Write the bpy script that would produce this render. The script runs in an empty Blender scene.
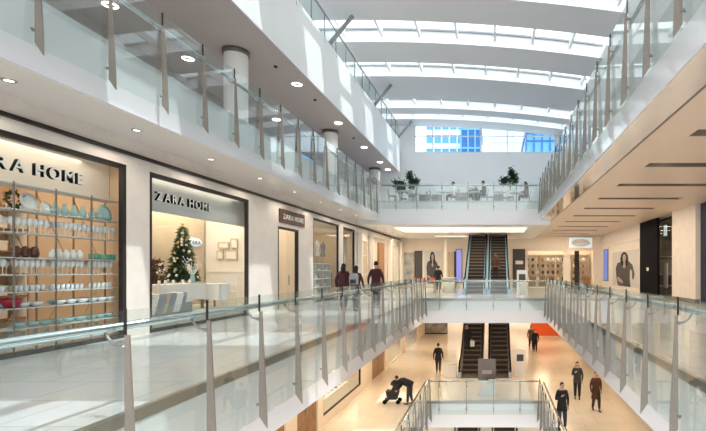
import bpy, math, random
from mathutils import Vector, Matrix
random.seed(7)
C = bpy.context.scene.collection
PI = math.pi
F = 470.0; VX = 495.0; VY = 270.0; EYE = 1.5

# ------------------------------------------------------------------ materials
def mat(name, col, rough=.5, metal=0, emit=None, es=0, spec=.5, noise=0, nscale=5, coat=0):
    m = bpy.data.materials.new(name); m.use_nodes = True
    nt = m.node_tree; b = nt.nodes['Principled BSDF']
    b.inputs['Base Color'].default_value = (*col, 1)
    b.inputs['Roughness'].default_value = rough
    b.inputs['Metallic'].default_value = metal
    b.inputs['Specular IOR Level'].default_value = spec
    b.inputs['Coat Weight'].default_value = coat
    if emit:
        b.inputs['Emission Color'].default_value = (*emit, 1); b.inputs['Emission Strength'].default_value = es
    if noise:
        t = nt.nodes.new('ShaderNodeTexCoord'); n = nt.nodes.new('ShaderNodeTexNoise')
        n.inputs['Scale'].default_value = nscale; n.inputs['Detail'].default_value = 4
        r = nt.nodes.new('ShaderNodeValToRGB')
        r.color_ramp.elements[0].position = .3; r.color_ramp.elements[1].position = .7
        r.color_ramp.elements[0].color = (*[max(0, c*(1-noise)) for c in col], 1)
        r.color_ramp.elements[1].color = (*[min(1, c*(1+noise)) for c in col], 1)
        nt.links.new(t.outputs['Object'], n.inputs['Vector']); nt.links.new(n.outputs['Fac'], r.inputs['Fac'])
        nt.links.new(r.outputs['Color'], b.inputs['Base Color'])
    return m

def tile_mat(name, c1, c2, joint, sx, sy, rough):
    m = mat(name, c1, rough); nt = m.node_tree; b = nt.nodes['Principled BSDF']
    t = nt.nodes.new('ShaderNodeTexCoord'); br = nt.nodes.new('ShaderNodeTexBrick')
    br.offset = .5
    br.inputs['Color1'].default_value = (*c1, 1); br.inputs['Color2'].default_value = (*c2, 1)
    br.inputs['Mortar'].default_value = (*joint, 1); br.inputs['Scale'].default_value = 1
    br.inputs['Mortar Size'].default_value = .008; br.inputs['Brick Width'].default_value = sx; br.inputs['Row Height'].default_value = sy
    nt.links.new(t.outputs['Object'], br.inputs['Vector'])
    n = nt.nodes.new('ShaderNodeTexNoise'); n.inputs['Scale'].default_value = 1.3; n.inputs['Detail'].default_value = 6
    mx = nt.nodes.new('ShaderNodeMix'); mx.data_type = 'RGBA'; mx.blend_type = 'SOFT_LIGHT'; mx.inputs[0].default_value = .35
    nt.links.new(t.outputs['Object'], n.inputs['Vector'])
    nt.links.new(br.outputs['Color'], mx.inputs[6]); nt.links.new(n.outputs['Color'], mx.inputs[7])
    nt.links.new(mx.outputs[2], b.inputs['Base Color'])
    return m

def glass_mat(name, tint, ior=1.45, refl=1.0, rough=0.0, haze=0.0):
    m = bpy.data.materials.new(name); m.use_nodes = True
    nt = m.node_tree; nt.nodes.clear()
    o = nt.nodes.new('ShaderNodeOutputMaterial'); tr = nt.nodes.new('ShaderNodeBsdfTransparent')
    tr.inputs['Color'].default_value = (*tint, 1)
    g = nt.nodes.new('ShaderNodeBsdfGlossy'); g.inputs['Roughness'].default_value = rough
    g.inputs['Color'].default_value = (refl, refl, refl, 1)
    f = nt.nodes.new('ShaderNodeFresnel')
    ge = nt.nodes.new('ShaderNodeNewGeometry'); mi = nt.nodes.new('ShaderNodeMix'); mi.inputs[2].default_value = ior; mi.inputs[3].default_value = 1/ior
    nt.links.new(ge.outputs['Backfacing'], mi.inputs[0]); nt.links.new(mi.outputs[0], f.inputs['IOR'])
    base = tr
    if haze:
        d = nt.nodes.new('ShaderNodeBsdfTranslucent'); d.inputs['Color'].default_value = (.8, .95, .93, 1)
        d2 = nt.nodes.new('ShaderNodeBsdfDiffuse'); d2.inputs['Color'].default_value = (.72, .86, .85, 1)
        md = nt.nodes.new('ShaderNodeMixShader'); nt.links.new(d.outputs[0], md.inputs[1]); nt.links.new(d2.outputs[0], md.inputs[2])
        mh = nt.nodes.new('ShaderNodeMixShader'); mh.inputs[0].default_value = haze
        nt.links.new(tr.outputs[0], mh.inputs[1]); nt.links.new(md.outputs[0], mh.inputs[2]); base = mh
    mx = nt.nodes.new('ShaderNodeMixShader')
    nt.links.new(f.outputs[0], mx.inputs[0]); nt.links.new(base.outputs[0], mx.inputs[1]); nt.links.new(g.outputs[0], mx.inputs[2])
    nt.links.new(mx.outputs[0], o.inputs['Surface'])
    return m

M = dict(
 white=mat('white_plaster', (.88,.885,.89), .5, noise=.02, nscale=.6),
 fascia=mat('white_lacquered_fascia', (.80,.79,.82), .16, coat=.4),
 stone=mat('cream_stone', (.80,.74,.68), .45, noise=.05, nscale=2.5),
 soff=mat('cream_soffit', (.80,.75,.71), .35),
 l2wall=mat('taupe_wall', (.40,.36,.34), .4),
 warmceil=mat('beige_ceiling', (.72,.57,.44), .4),
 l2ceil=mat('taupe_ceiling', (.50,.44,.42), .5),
 gloss=mat('polished_beige_metal', (.74,.71,.69), .06, .8),
 roof=mat('grey_roof_panel', (.66,.665,.69), .5),
 reveal=mat('white_roof_reveal', (.93,.94,.95), .6),
 dark=mat('dark_bronze', (.025,.019,.017), .5, 0, spec=.3),
 bronze=mat('brown_grey_bronze', (.17,.14,.12), .4, .4),
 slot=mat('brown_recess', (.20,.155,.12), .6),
 steel=mat('brushed_steel', (.27,.23,.195), .42, .25, noise=.06, nscale=20),
 bright=mat('polished_steel', (.46,.52,.53), .2, .85),
 edge=mat('steel_edge', (.28,.27,.26), .3, .7),
 black=mat('black_paint', (.006,.006,.009), .7, spec=.06),
 blackc=mat('black_cloth', (.02,.02,.024), .9),
 navy=mat('navy_panel', (.012,.02,.06), .4, spec=.3),
 grey=mat('grey_paint', (.32,.33,.35), .5),
 lgrey=mat('pale_grey', (.6,.62,.63), .5),
 floor=tile_mat('white_tile', (.66,.68,.70), (.70,.71,.72), (.42,.43,.44), 1.2, .9, .14),
 floorw=tile_mat('cream_tile', (.74,.66,.55), (.76,.68,.58), (.52,.44,.36), 1.2, 1.2, .2),
 shopfloor=mat('shop_floor', (.68,.62,.56), .3),
 cream=mat('cream_paint', (.82,.72,.60), .6),
 creamw=mat('pale_cream_paint', (.84,.78,.70), .6),
 wood=mat('brown_wood', (.30,.16,.07), .5, noise=.25, nscale=4),
 shopwarm=mat('warm_shop_wall', (.66,.47,.31), .6),
 sand=mat('sand_panel', (.62,.50,.36), .5, noise=.06, nscale=3),
 orange=mat('orange_board', (.85,.13,.03), .6),
 glass=glass_mat('balustrade_glass', (.935,.968,.958), 1.5, .9, haze=.014),
 shopglass=glass_mat('shop_glass', (.97,.985,.98), 1.1, .7),
 roofglass=glass_mat('roof_glass', (.80,.88,.92), 1.3, .9),
 lamp=mat('lamp', (1,1,1), .5, emit=(1,.86,.68), es=6),
 lampd=mat('dim_lamp', (1,1,1), .5, emit=(1,.84,.62), es=2.2),
 lampw=mat('white_lamp', (1,1,1), .5, emit=(1,.94,.86), es=7),
 cove=mat('luminous_ceiling_panel', (1,1,1), .5, emit=(1,.80,.52), es=1.0),
 strip=mat('luminous_strip', (1,1,1), .5, emit=(1,.78,.5), es=1.0),
 blue=mat('blue_screen', (.02,.05,.15), .2, emit=(.05,.16,.55), es=.7),
 bluel=mat('bright_blue_screen', (.05,.2,.5), .2, emit=(.12,.42,.9), es=.9),
 violet=mat('violet_screen', (.2,.2,.6), .2, emit=(.30,.30,.8), es=.5),
 signl=mat('pale_lit_sign', (.6,.7,.75), .3, emit=(.55,.74,.84), es=.45),
 white2=mat('white_gloss', (.82,.80,.78), .3),
 linen=mat('white_linen', (.80,.78,.75), .9),
 ceramic=mat('white_ceramic', (.80,.80,.78), .2),
 teal=mat('pale_teal_ceramic', (.36,.55,.54), .25),
 green=mat('green_glass', (.10,.45,.34), .15),
 red=mat('deep_red', (.40,.02,.05), .4),
 brown=mat('dark_brown', (.10,.035,.02), .4),
 gold=mat('gold', (.62,.42,.14), .3, .8),
 leaf=mat('leaf_green', (.018,.065,.024), .6, noise=.4, nscale=8),
 pine=mat('pine_green', (.045,.085,.035), .8, noise=.4, nscale=9),
 stem=mat('stem', (.12,.08,.05), .8),
 stripe=mat('grey_blanket', (.33,.34,.38), .9),
 beigeb=mat('beige_blanket', (.52,.44,.34), .9),
 step=mat('escalator_step', (.035,.025,.02), .6, 0, spec=.3),
 stepedge=mat('escalator_step_edge', (.22,.16,.12), .5, .2),
 escblue=mat('blue_lit_steel_side', (.30,.50,.68), .25, .3),  # blue glow on the upper escalator sides is painted into the steel
 escgrey=mat('grey_steel_side', (.30,.28,.27), .25, .6),
 pinkp=mat('pinkish_screen_panel', (.42,.34,.33), .6),
 photo=mat('grey_photo_print', (.36,.35,.34), .5, noise=.5, nscale=1.6),
 photod=mat('dark_photo_print', (.06,.055,.055), .5),
 photol=mat('pale_photo_print', (.62,.60,.58), .5),
 twg=mat('tower_blue_glass', (.14,.38,.60), .2, .2),
 twd=mat('tower_deep_blue_glass', (.03,.13,.38), .2, .2),
 tww=mat('tower_pale_frame', (.75,.80,.84), .6),
 skin=mat('skin', (.52,.32,.23), .6),
)
def cloth(n, c): 
    m = mat(n, c, .9, noise=.1, nscale=9); return m
K = dict(
 maroon=cloth('maroon_cloth', (.06,.012,.018)), charcoal=cloth('charcoal_cloth', (.03,.03,.035)), black=cloth('black_wool', (.012,.012,.016)),
 brown=cloth('brown_wool', (.085,.032,.018)), olive=cloth('olive_cloth', (.16,.10,.055)), jean=cloth('dark_denim', (.03,.04,.07)),
 greyc=cloth('grey_cloth', (.25,.25,.26)), white=cloth('white_cloth', (.7,.68,.66)), hair=cloth('dark_hair', (.018,.011,.008)), hairb=cloth('brown_hair', (.07,.035,.018)), shoe=mat('shoe_leather', (.012,.01,.01), .4))

# ------------------------------------------------------------------ mesh builder
class MB:
    def __init__(s): s.v = []; s.f = []; s.mi = []; s.sm = []
    def add(s, vs, fs, mi=0, smooth=False):
        n = len(s.v); s.v += [tuple(p) for p in vs]
        for f in fs: s.f.append([i+n for i in f]); s.mi.append(mi); s.sm.append(smooth)
        return s
    def box(s, x0, x1, y0, y1, z0, z1, mi=0):
        v = [(x,y,z) for z in (z0,z1) for y in (y0,y1) for x in (x0,x1)]
        return s.add(v, [(0,2,3,1),(4,5,7,6),(0,1,5,4),(2,6,7,3),(0,4,6,2),(1,3,7,5)], mi)
    def bar(s, a, b, w, h, mi=0, up=(0,0,1)):
        a = Vector(a); b = Vector(b); d = (b-a).normalized(); u = Vector(up)
        r = d.cross(u)
        if r.length < 1e-4: r = d.cross(Vector((1,0,0)))
        r.normalize(); u = r.cross(d)
        v = []
        for p in (a, b):
            for sx, sz in ((-1,-1),(1,-1),(1,1),(-1,1)): v.append(p + r*w/2*sx + u*h/2*sz)
        return s.add(v, [(3,2,1,0),(4,5,6,7),(0,1,5,4),(1,2,6,5),(2,3,7,6),(3,0,4,7)], mi)
    def prism(s, pts, axis, a, b, mi=0):
        # pts polygon in the two other axes (cyclic), extruded along axis
        def P(p, t):
            if axis == 'x': return (t, p[0], p[1])
            if axis == 'y': return (p[0], t, p[1])
            return (p[0], p[1], t)
        n = len(pts); v = [P(p, a) for p in pts] + [P(p, b) for p in pts]
        fs = [tuple(range(n)), tuple(range(2*n-1, n-1, -1))] + [(i, i+n, (i+1) % n + n, (i+1) % n) for i in range(n)]
        return s.add(v, fs, mi)
    def tube(s, pts, r, seg=8, mi=0, caps=True, sx=1.0):
        pts = [Vector(p) for p in pts]; n = len(pts)
        rr = r if isinstance(r, (list, tuple)) else [r]*n
        v = []; prev = None
        for i, p in enumerate(pts):
            d = (pts[min(i+1, n-1)] - pts[max(i-1, 0)]).normalized()
            a = Vector((0,0,1)) if abs(d.z) < .95 else Vector((1,0,0))
            if prev is not None: a = prev
            u = d.cross(a)
            if u.length < 1e-4: u = d.cross(Vector((0,1,0)))
            u.normalize(); w = u.cross(d); prev = w
            for k in range(seg):
                t = 2*PI*k/seg; v.append(p + u*math.cos(t)*rr[i]*sx + w*math.sin(t)*rr[i])
        fs = []
        for i in range(n-1):
            for k in range(seg): fs.append((i*seg+k, i*seg+(k+1) % seg, (i+1)*seg+(k+1) % seg, (i+1)*seg+k))
        s.add(v, fs, mi, True)
        if caps:
            m = len(s.v)-len(v)
            s.f.append([m+k for k in range(seg)][::-1]); s.mi.append(mi); s.sm.append(False)
            s.f.append([m+(n-1)*seg+k for k in range(seg)]); s.mi.append(mi); s.sm.append(False)
        return s
    def lathe(s, prof, seg=16, c=(0,0,0), mi=0, ell=(1,1)):
        v = []; n = len(prof)
        for r, z in prof:
            for k in range(seg):
                t = 2*PI*k/seg; v.append((c[0]+r*math.cos(t)*ell[0], c[1]+r*math.sin(t)*ell[1], c[2]+z))
        fs = [(i*seg+k, i*seg+(k+1) % seg, (i+1)*seg+(k+1) % seg, (i+1)*seg+k) for i in range(n-1) for k in range(seg)]
        s.add(v, fs, mi, True)
        return s
    def ball(s, c, r, mi=0, seg=10, rings=6):
        rx, ry, rz = r if isinstance(r, tuple) else (r, r, r)
        prof = [(math.sin(PI*i/rings), -math.cos(PI*i/rings)) for i in range(rings+1)]
        v = []; 
        for q, z in prof:
            q = max(q, .01)
            for k in range(seg):
                t = 2*PI*k/seg; v.append((c[0]+q*rx*math.cos(t), c[1]+q*ry*math.sin(t), c[2]+z*rz))
        fs = [(i*seg+k, i*seg+(k+1) % seg, (i+1)*seg+(k+1) % seg, (i+1)*seg+k) for i in range(rings) for k in range(seg)]
        return s.add(v, fs, mi, True)
    def mesh(s, name, mats):
        me = bpy.data.meshes.new(name); me.from_pydata(s.v, [], s.f)
        for m in (mats if isinstance(mats, (list, tuple)) else [mats]): me.materials.append(m)
        for p, i, q in zip(me.polygons, s.mi, s.sm): p.material_index = i; p.use_smooth = q
        me.update(); return me
    def build(s, name, mats, parent=None, loc=None, rz=0):
        return link(name, s.mesh(name, mats), parent, loc, rz)

def link(name, me, parent=None, loc=None, rz=0):
    o = bpy.data.objects.new(name, me); C.objects.link(o)
    if parent: o.parent = parent
    if loc: o.location = loc
    if rz: o.rotation_euler.z = rz
    return o
def tag(o, label, cat, group=None, kind=None):
    o['label'] = label; o['category'] = cat
    if group: o['group'] = group
    if kind: o['kind'] = kind
    return o
def thing(name, label, cat, loc=(0,0,0), rz=0, group=None):
    o = bpy.data.objects.new(name, None); C.objects.link(o); o.empty_display_size = .2
    o.location = loc; o.rotation_euler = (0, 0, rz)
    return tag(o, label, cat, group)
KIDS = {}
def children(o): return [c for c in bpy.data.objects if c.parent == o]
def dup(o, loc, rz=0, label=None, group=None, parent=None, top=True):
    c = o.copy(); C.objects.link(c)
    if top: c.location = loc; c.rotation_euler = (0, 0, rz)
    if parent: c.parent = parent
    if label: c['label'] = label
    if group: c['group'] = group
    for ch in children(o): dup(ch, None, parent=c, top=False)
    return c
def struct(name, mb, mats, label=None, cat=None):
    o = mb.build(name, mats) if isinstance(mb, MB) else mb
    o['kind'] = 'structure'
    if label: o['label'] = label
    o['category'] = cat or name.split('_')[0].split('.')[0]
    return o
def X(px, Y): return (px-VX)*Y/F
def Z(py, Y): return EYE+(VY-py)*Y/F

def lamp(kind, loc, power, col=(1,.85,.7), size=1.0, sy=None, rot=(0,0,0), angle=150):
    l = bpy.data.lights.new('lamp_light', kind); l.energy = power; l.color = col
    if kind == 'AREA':
        l.shape = 'RECTANGLE'; l.size = size; l.size_y = sy or size
    elif kind == 'SPOT': l.spot_size = math.radians(angle); l.spot_blend = .6; l.shadow_soft_size = size
    else: l.shadow_soft_size = size
    o = bpy.data.objects.new('lamp_light', l); C.objects.link(o); o.location = loc; o.rotation_euler = rot
    return o

# ------------------------------------------------------------------ levels
UZ = 5.6; LZ = -4.75; SB = -1.28; UB = 4.47; UBC = 4.2; L2C = 9.3; L3Z = 11.9
WLX = -8.2; WRX = 9.2; BKY = 40.5
# middle level floor
b = MB(); b.box(-11.9, -3.8, -8, 24.6, -.12, 0); b.box(-11.9, 12.5, 24.6, 44, -.12, 0); b.box(2.75, 12.5, -8, 24.6, -.12, 0)
struct('floor', b, M['floor'], 'white tiled floor of the middle level around the atrium')
b = MB(); b.box(-11.9, -3.8, -8, 24.6, SB, -.12); b.box(-11.9, 12.5, 24.6, 54, SB, -.12); b.box(2.75, 12.5, -8, 24.6, SB, -.12)
struct('ceiling', b, M['fascia'], 'white slab edge and underside below the middle level')
b = MB(); b.box(-3.86, -3.78, -8, 24.6, -.1, .03); b.box(2.73, 2.81, -8, 24.6, -.1, .03); b.box(-3.86, 2.81, 24.52, 24.62, -.1, .03)
struct('trim_1', b, M['edge'], 'dark steel edge strip round the middle floor opening')
# upper level floor + slab
b = MB(); b.box(-12.5, -6.9, -8, 27.8, UZ-.1, UZ); b.box(-12.5, WRX, 27.8, 38.5, UZ-.1, UZ); b.box(2.7, WRX, -8, 27.8, UZ-.1, UZ)
struct('floor', b, M['lgrey'], 'grey floor of the upper gallery and cafe terrace')
b = MB(); b.box(-12.5, -6.9, -8, 27.8, UB, UZ-.1); b.box(2.7, 3.3, -8, 27.8, UB-.04, UZ-.1)
# cross slab with two-step underside and rounded right hand corner
b.box(-12.5, 3.3, 27.8, 38.5, UBC, UZ-.1)
struct('ceiling', b, [M['fascia']], 'white glossy slab edge of the upper gallery')
b = MB(); b.box(2.72, 3.3, -8, 28.2, UB-.06, UB-.045)
struct('trim_2', b, M['gloss'], 'polished strip under the right gallery edge')
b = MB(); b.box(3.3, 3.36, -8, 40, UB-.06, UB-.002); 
struct('trim_3', b, M['bronze'], 'thin brown line along the right ceiling')  # narrow bronze strip just under the ceiling
# right ceiling with real recessed slots
b = MB(); y = 2.0; slots = []
sy = 10.2 - 3.12*2
cuts = []
while sy < 39.5: cuts.append(sy); sy += 3.12
prev = -8.0
for s_ in cuts:
    b.box(3.3, 12.5, prev, s_-.27, UB, UB+.25); b.box(3.3, 4.3, s_-.27, s_+.27, UB, UB+.25); b.box(7.75, 12.5, s_-.27, s_+.27, UB, UB+.25)
    prev = s_+.27
b.box(3.3, 12.5, prev, 44, UB, UB+.25)
struct('ceiling', b, M['warmceil'], 'beige ceiling of the right walkway with recessed slots')
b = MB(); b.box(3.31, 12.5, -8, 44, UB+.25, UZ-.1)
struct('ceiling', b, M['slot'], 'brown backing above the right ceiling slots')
slot0 = None
for i, s_ in enumerate(cuts):
    t = thing('recessed_light', 'x', 'ceiling light', (6.02, s_, UB+.25), 0, 'slot lights in the right walkway ceiling')
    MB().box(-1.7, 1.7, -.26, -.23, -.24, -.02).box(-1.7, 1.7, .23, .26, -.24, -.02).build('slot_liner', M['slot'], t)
    for xx in (-1.15, .95):
        d = MB().lathe([(.001,0),(.10,0),(.13,.0),(.13,.06),(.001,.06)], 14, (xx, 0, -.14)).build('spotlight', M['lampd'], t)
    t['label'] = '%s long brown ceiling slot with two lamps, counted from the near end' % ['first','second','third','fourth','fifth','sixth','seventh','eighth','ninth','tenth','eleventh','twelfth'][i]
    lamp('AREA', (6, s_, UB-.02), 72, (1,.80,.58), 3, .35)
# left soffit over middle level shops
b = MB(); b.box(-8.3, -6.92, -8, 27.8, UB-.02, UB)
struct('ceiling', b, M['soff'], 'cream soffit over the left walkway')
b = MB(); b.box(-12.5, -6.8, 27.81, 44, UBC-.02, UBC); b.box(-6.8, 3.3, 27.81, 44, UBC-.02, UBC); b.box(-12.5, 3.3, 38.5, 44, UBC, UBC+.3)
struct('ceiling', b, M['soff'], 'pale ceiling beneath the cafe terrace')
b = MB(); b.box(-8.22, -8.12, 2, 40.4, 4.06, 4.13);
struct('trim_4', b, M['dark'], 'dark slot line above the left shopfronts')
# soffit downlights left
ORD = ['first','second','third','fourth','fifth','sixth','seventh','eighth','ninth','tenth','eleventh','twelfth','thirteenth']
dl = MB().lathe([(.001,0),(.06,0),(.062,-.012)], 14).mesh('lamp_disc', M['lampd'])
dr = MB().lathe([(.062,-.012),(.085,-.02),(.10,-.004),(.10,.0)], 14).mesh('lamp_ring', M['bright'])
for i in range(8):
    y = 7.3 + i*2.6
    t = thing('downlight', 'small round downlight in the left soffit, %s from the camera end' % ORD[i], 'ceiling light', (-7.55, y, UB-.021), 0, 'soffit downlights over the left walkway')
    link('lamp_disc', dl, t); link('ring', dr, t)
    lamp('SPOT', (-7.5, y, UB-.06), 45, (1,.86,.72), .1)
for i,y in enumerate((29.4,31.6,33.8,36,38.2)):  # downlights and spots added to brighten the far left pilasters
    t = thing('downlight', 'small added downlight brightening the far left shopfronts from the pale ceiling, %s of five' % ORD[i], 'ceiling light', (-7.45, y, UBC-.021), 0, 'added downlights by the far left shopfronts')
    link('lamp_disc', dl, t); link('ring', dr, t)
    lamp('SPOT', (-7.3, y, UBC-.06), 75, (1,.80,.55), .1)
# luminous cove under cafe
for (x0,x1,y0,y1,m_,lb) in ((-6.3,2.0,29.0,32.8,'cove','broad luminous ceiling panel in front of the escalators'),(-4.6,-2.2,36.2,37.2,'strip','narrow warm light strip left of the escalators')):
    t = thing('ceiling_light', lb, 'ceiling light', ((x0+x1)/2,(y0+y1)/2,UBC-.02))
    w=(x1-x0)/2; d=(y1-y0)/2
    MB().box(-w,w,-d,d,-.03,-.001).build('diffuser', M[m_], t)
    MB().box(-w-.06,w+.06,-d-.06,-d,-.06,-.001).box(-w-.06,w+.06,d,d+.06,-.06,-.001).box(-w-.06,-w,-d,d,-.06,-.001).box(w,w+.06,-d,d,-.06,-.001).build('frame', M['white'], t)
lamp('AREA', (-2.1, 30.9, UBC-.1), 160, (1,.82,.6), 7.5, 3.4)
lamp('AREA', (-5.5, 35.5, UBC-.1), 150, (1,.82,.6), 3, 2)

# upper gallery left (level 2 ceiling = level 3 slab)
b = MB(); b.box(-12.5, -7.6, -8, 37.5, L2C, L3Z)
struct('ceiling', b, [M['white']], 'white deep slab edge of the top gallery')
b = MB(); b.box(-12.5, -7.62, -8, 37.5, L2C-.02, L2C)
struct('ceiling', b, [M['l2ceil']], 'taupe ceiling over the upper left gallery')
ringl = MB().lathe([(.125,0),(.13,-.015),(.19,-.015),(.20,0)], 20).mesh('ring_lamp', M['lampw'])
ringc = MB().lathe([(.001,-.005),(.12,-.005),(.124,0)], 20).mesh('centre_disc', M['bronze'])
rl = [(-8.3,19.7),(-8.3,24.9),(-8.3,29.8),(-8.3,33.9),(-8.3,36.4),(-11.3,10.3),(-11.3,13.8),(-11.3,17.3),(-11.3,20.8),(-11.3,24.3)]
for i,(x,y) in enumerate(rl):
    r_ = 'inner' if x < -9 else 'edge'; n_ = i if i < 5 else i-5
    t = thing('ring_downlight', 'round ring downlight in the taupe gallery ceiling, %s of the %s row' % (ORD[n_], r_), 'ceiling light', (x,y,L2C-.021), 0, 'ring downlights of the upper left gallery')
    link('ring_lamp', ringl, t); link('centre_disc', ringc, t)
    lamp('SPOT', (x,y,L2C-.08), 70, (1,.9,.8), .15)
for i,(x,y) in enumerate(((-8.35,17.9),(-8.2,21.4),(-8.3,27.6))):
    t = thing('ceiling_sensor', ['small dark dome in the gallery ceiling behind the nearest round column','small dark dome between ring lamps on the gallery ceiling','far small dark dome on the gallery ceiling'][i], 'sensor', (x,y,L2C-.02))
    MB().lathe([(.001,-.09),(.05,-.08),(.07,-.03),(.08,0)],12).build('dome', M['dark'], t)
    MB().lathe([(.07,-.012),(.10,-.012),(.10,0)],12).build('collar', M['lgrey'], t)
# walls
b = MB(); b.box(-12.7, -12.5, -8, 38.7, UZ, 13.2); struct('wall_left', b, M['l2wall'], 'taupe wall at the back of the upper left gallery')
b = MB(); b.box(9.2, 9.4, -8, 38.7, UZ, 9.7); struct('wall_right', b, M['white'], 'pale wall at the back of the upper right gallery')
b = MB(); b.box(5.6, 9.4, -8, 38.5, 9.6, 9.8); b.box(5.6, 5.75, -8, 38.5, 9.8, 12.9); struct('ceiling', b, M['white'], 'white bulkhead at the right edge of the roof')
b = MB(); b.box(-12.5, 9.4, 38.5, 38.7, UZ, 11.1); b.box(-12.5, -6.6, 38.5, 38.7, 11.1, 14.2); b.box(4.95, 5.75, 38.5, 38.7, 11.1, 13.5)
struct('wall_back', b, M['white'], 'white wall behind the cafe terrace')

# ------------------------------------------------------------------ roof
def rz_(x): return 13.3 - .0058*(x+6.6)**2
XS = [-12.6 + i*(18.2/20) for i in range(21)]
bands = [(-8,-4.4),(-2.3,.4),(2.4,6.2),(8.3,12.4),(14.4,18.0),(20.0,22.2),(24.3,26.7),(28.6,32.4),(34.2,35.5),(36.7,38.7)]
for k,(y0,y1) in enumerate(bands):
    b = MB(); v = []
    for x in XS:
        z = rz_(x); v += [(x,y0,z),(x,y1,z),(x,y1,z+.75),(x,y0,z+.75)]
    fs=[]
    for i in range(20):
        a=i*4; c=a+4
        b.add([],[]) 
        fs.append((a,a+1,c+1,c))
    b.add(v, fs, 0, False)
    n0 = 0
    b.f += [[i*4+1,i*4+2,i*4+6,i*4+5] for i in range(20)]+[[i*4+2,i*4+3,i*4+7,i*4+6] for i in range(20)]+[[i*4+3,i*4,i*4+4,i*4+7] for i in range(20)]+[[0,3,2,1],[80,81,82,83]]
    m_ = 62; b.mi += [1]*m_; b.sm += [False]*m_
    struct('ceiling', b, [M['roof'], M['reveal']], 'curved grey roof panel between skylight strips')
for k in range(len(bands)-1):
    y0 = bands[k][1]; y1 = bands[k+1][0]
    w = bpy.data.objects.new('window_%d' % (k+2), None); C.objects.link(w); w.location=(0,(y0+y1)/2,13.3); w['kind']='structure'; w['category']='window'
    w['label'] = 'curved skylight strip across the atrium roof'
    b = MB(); v=[]; h=(y1-y0)/2
    for x in XS:
        z = rz_(x)-13.3+.66; v += [(x,-h,z),(x,h,z)]
    b.add(v, [(i*2,i*2+1,i*2+3,i*2+2) for i in range(20)])
    b.build('pane', M['roofglass'], w)
    f = MB()
    for x0,x1 in zip(XS[:-1],XS[1:]):
        za=rz_(x0)-13.3+.64; zb=rz_(x1)-13.3+.64
        f.bar((x0,h-.05,za),(x1,h-.05,zb),.1,.09)
    f.build('frame', M['grey'], w)
    j=0; x=-12.2+.55*(k%2)
    while x<5.5:
        z=rz_(x)-13.3
        MB().box(x-.055,x+.055,-h,h,z+.28,z+.62).build('mullion', M['white'], w)
        x+=1.94
# back window
w = bpy.data.objects.new('window_1', None); C.objects.link(w); w.location=(0,38.6,11.1); w['kind']='structure'; w['category']='window'; w['label']='wide window high in the back wall under the roof'
MB().box(-6.6,4.95,-.01,.01,0,2.5).build('pane', M['roofglass'], w)
f = MB(); f.box(-6.6,4.95,-.06,.06,0,.08); f.box(-6.6,4.95,-.05,.05,1.35,1.40)
for x in (-6.56,-5.1,-1.2,1.0,2.5,4.9): f.box(x-.04,x+.04,-.05,.05,0,2.6)
f.build('window_frame', M['tww'], w)
# leaning struts
for i,(Y,zb) in enumerate(((21.8,L3Z),(29.9,L3Z),(37.2,L3Z))):
    t = thing('roof_strut', ['nearest leaning grey roof strut on the top gallery','middle leaning grey roof strut on the top gallery','farthest leaning grey roof strut beside the back window'][i], 'strut', (-7.75,Y,zb), 0, 'leaning struts on the top gallery')
    MB().tube([(0,0,0),(1.15,.0,rz_(-6.6)-L3Z-.02)],[.1,.085],12).build('shaft', M['grey'], t)
    MB().box(-.16,.16,-.14,.14,0,.05).build('foot_plate', M['grey'], t)
# top gallery glazing
t = thing('glass_balustrade', 'dark-railed glass balustrade of the top gallery at upper left', 'balustrade', (-7.62, 3.0, L3Z))
yy=0
while yy < 33.5:
    MB().box(-.008,.008,yy+.02,yy+1.48,-.25,1.02).build('glass_panel', M['glass'], t)
    MB().box(-.02,.025,yy-.012,yy+.012,-.25,1.05).build('post', M['edge'], t)
    yy+=1.5
MB().box(-.03,.03,0,33.6,1.03,1.09).build('handrail', M['edge'], t)

# ------------------------------------------------------------------ glass balustrades
post_me = MB().prism([(0,-.76),(-.125,-.95),(-.12,-.7),(-.042,.86),(0,.86)],'x',-.012,.012).box(-.008,.008,-.012,.014,.86,1.12,1).mesh('post',[M['steel'],M['dark']])
thin_me = MB().prism([(0,-.45),(-.05,-.6),(-.05,-.3),(-.04,.86),(0,.86)],'x',-.012,.012).box(-.006,.006,-.01,.012,.86,1.08,1).mesh('post',[M['steel'],M['dark']])
clamp_me = MB().tube([(-.055,.0,0),(.055,.0,0)],.02,8).tube([(0,-.03,0),(0,.045,0)],.016,8).mesh('glass_clamp',M['edge'])
pts=[(0,-.01,.77),(0,.05,.75),(0,.11,.765),(0,.17,.83),(0,.205,.89)]
brk_me = MB().tube(pts,[.012,.013,.014,.015,.012],8).mesh('rail_bracket',M['edge'])
def balustrade(label, loc, rz, L, posts, glass_lo=-.8, glass_hi=1.1, thin=False, hr=.042, rail=True, ends=None):
    t = thing('glass_balustrade', label, 'balustrade', loc, rz)
    pm = thin_me if thin else post_me
    for p in posts:
        q = link('post', pm, t, (p,0,0))
        for z in ((.72,-.35) if thin else (.74,-.58)):
            link('glass_clamp', clamp_me, q, (0,.0,z))
        if rail: link('rail_bracket', brk_me, q, (0,0,0))
    edges = sorted(set([0]+list(posts)+[L]))
    for a,b_ in zip(edges[:-1],edges[1:]):
        if b_-a < .15: continue
        MB().box(a+.012,b_-.012,.015,.027,glass_lo,glass_hi).build('glass_panel', M['glass'], t)
    if rail: MB().tube([(0,.21,.92),(L,.21,.92)],hr,14).build('handrail', M['bright'], t)
    return t
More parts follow.
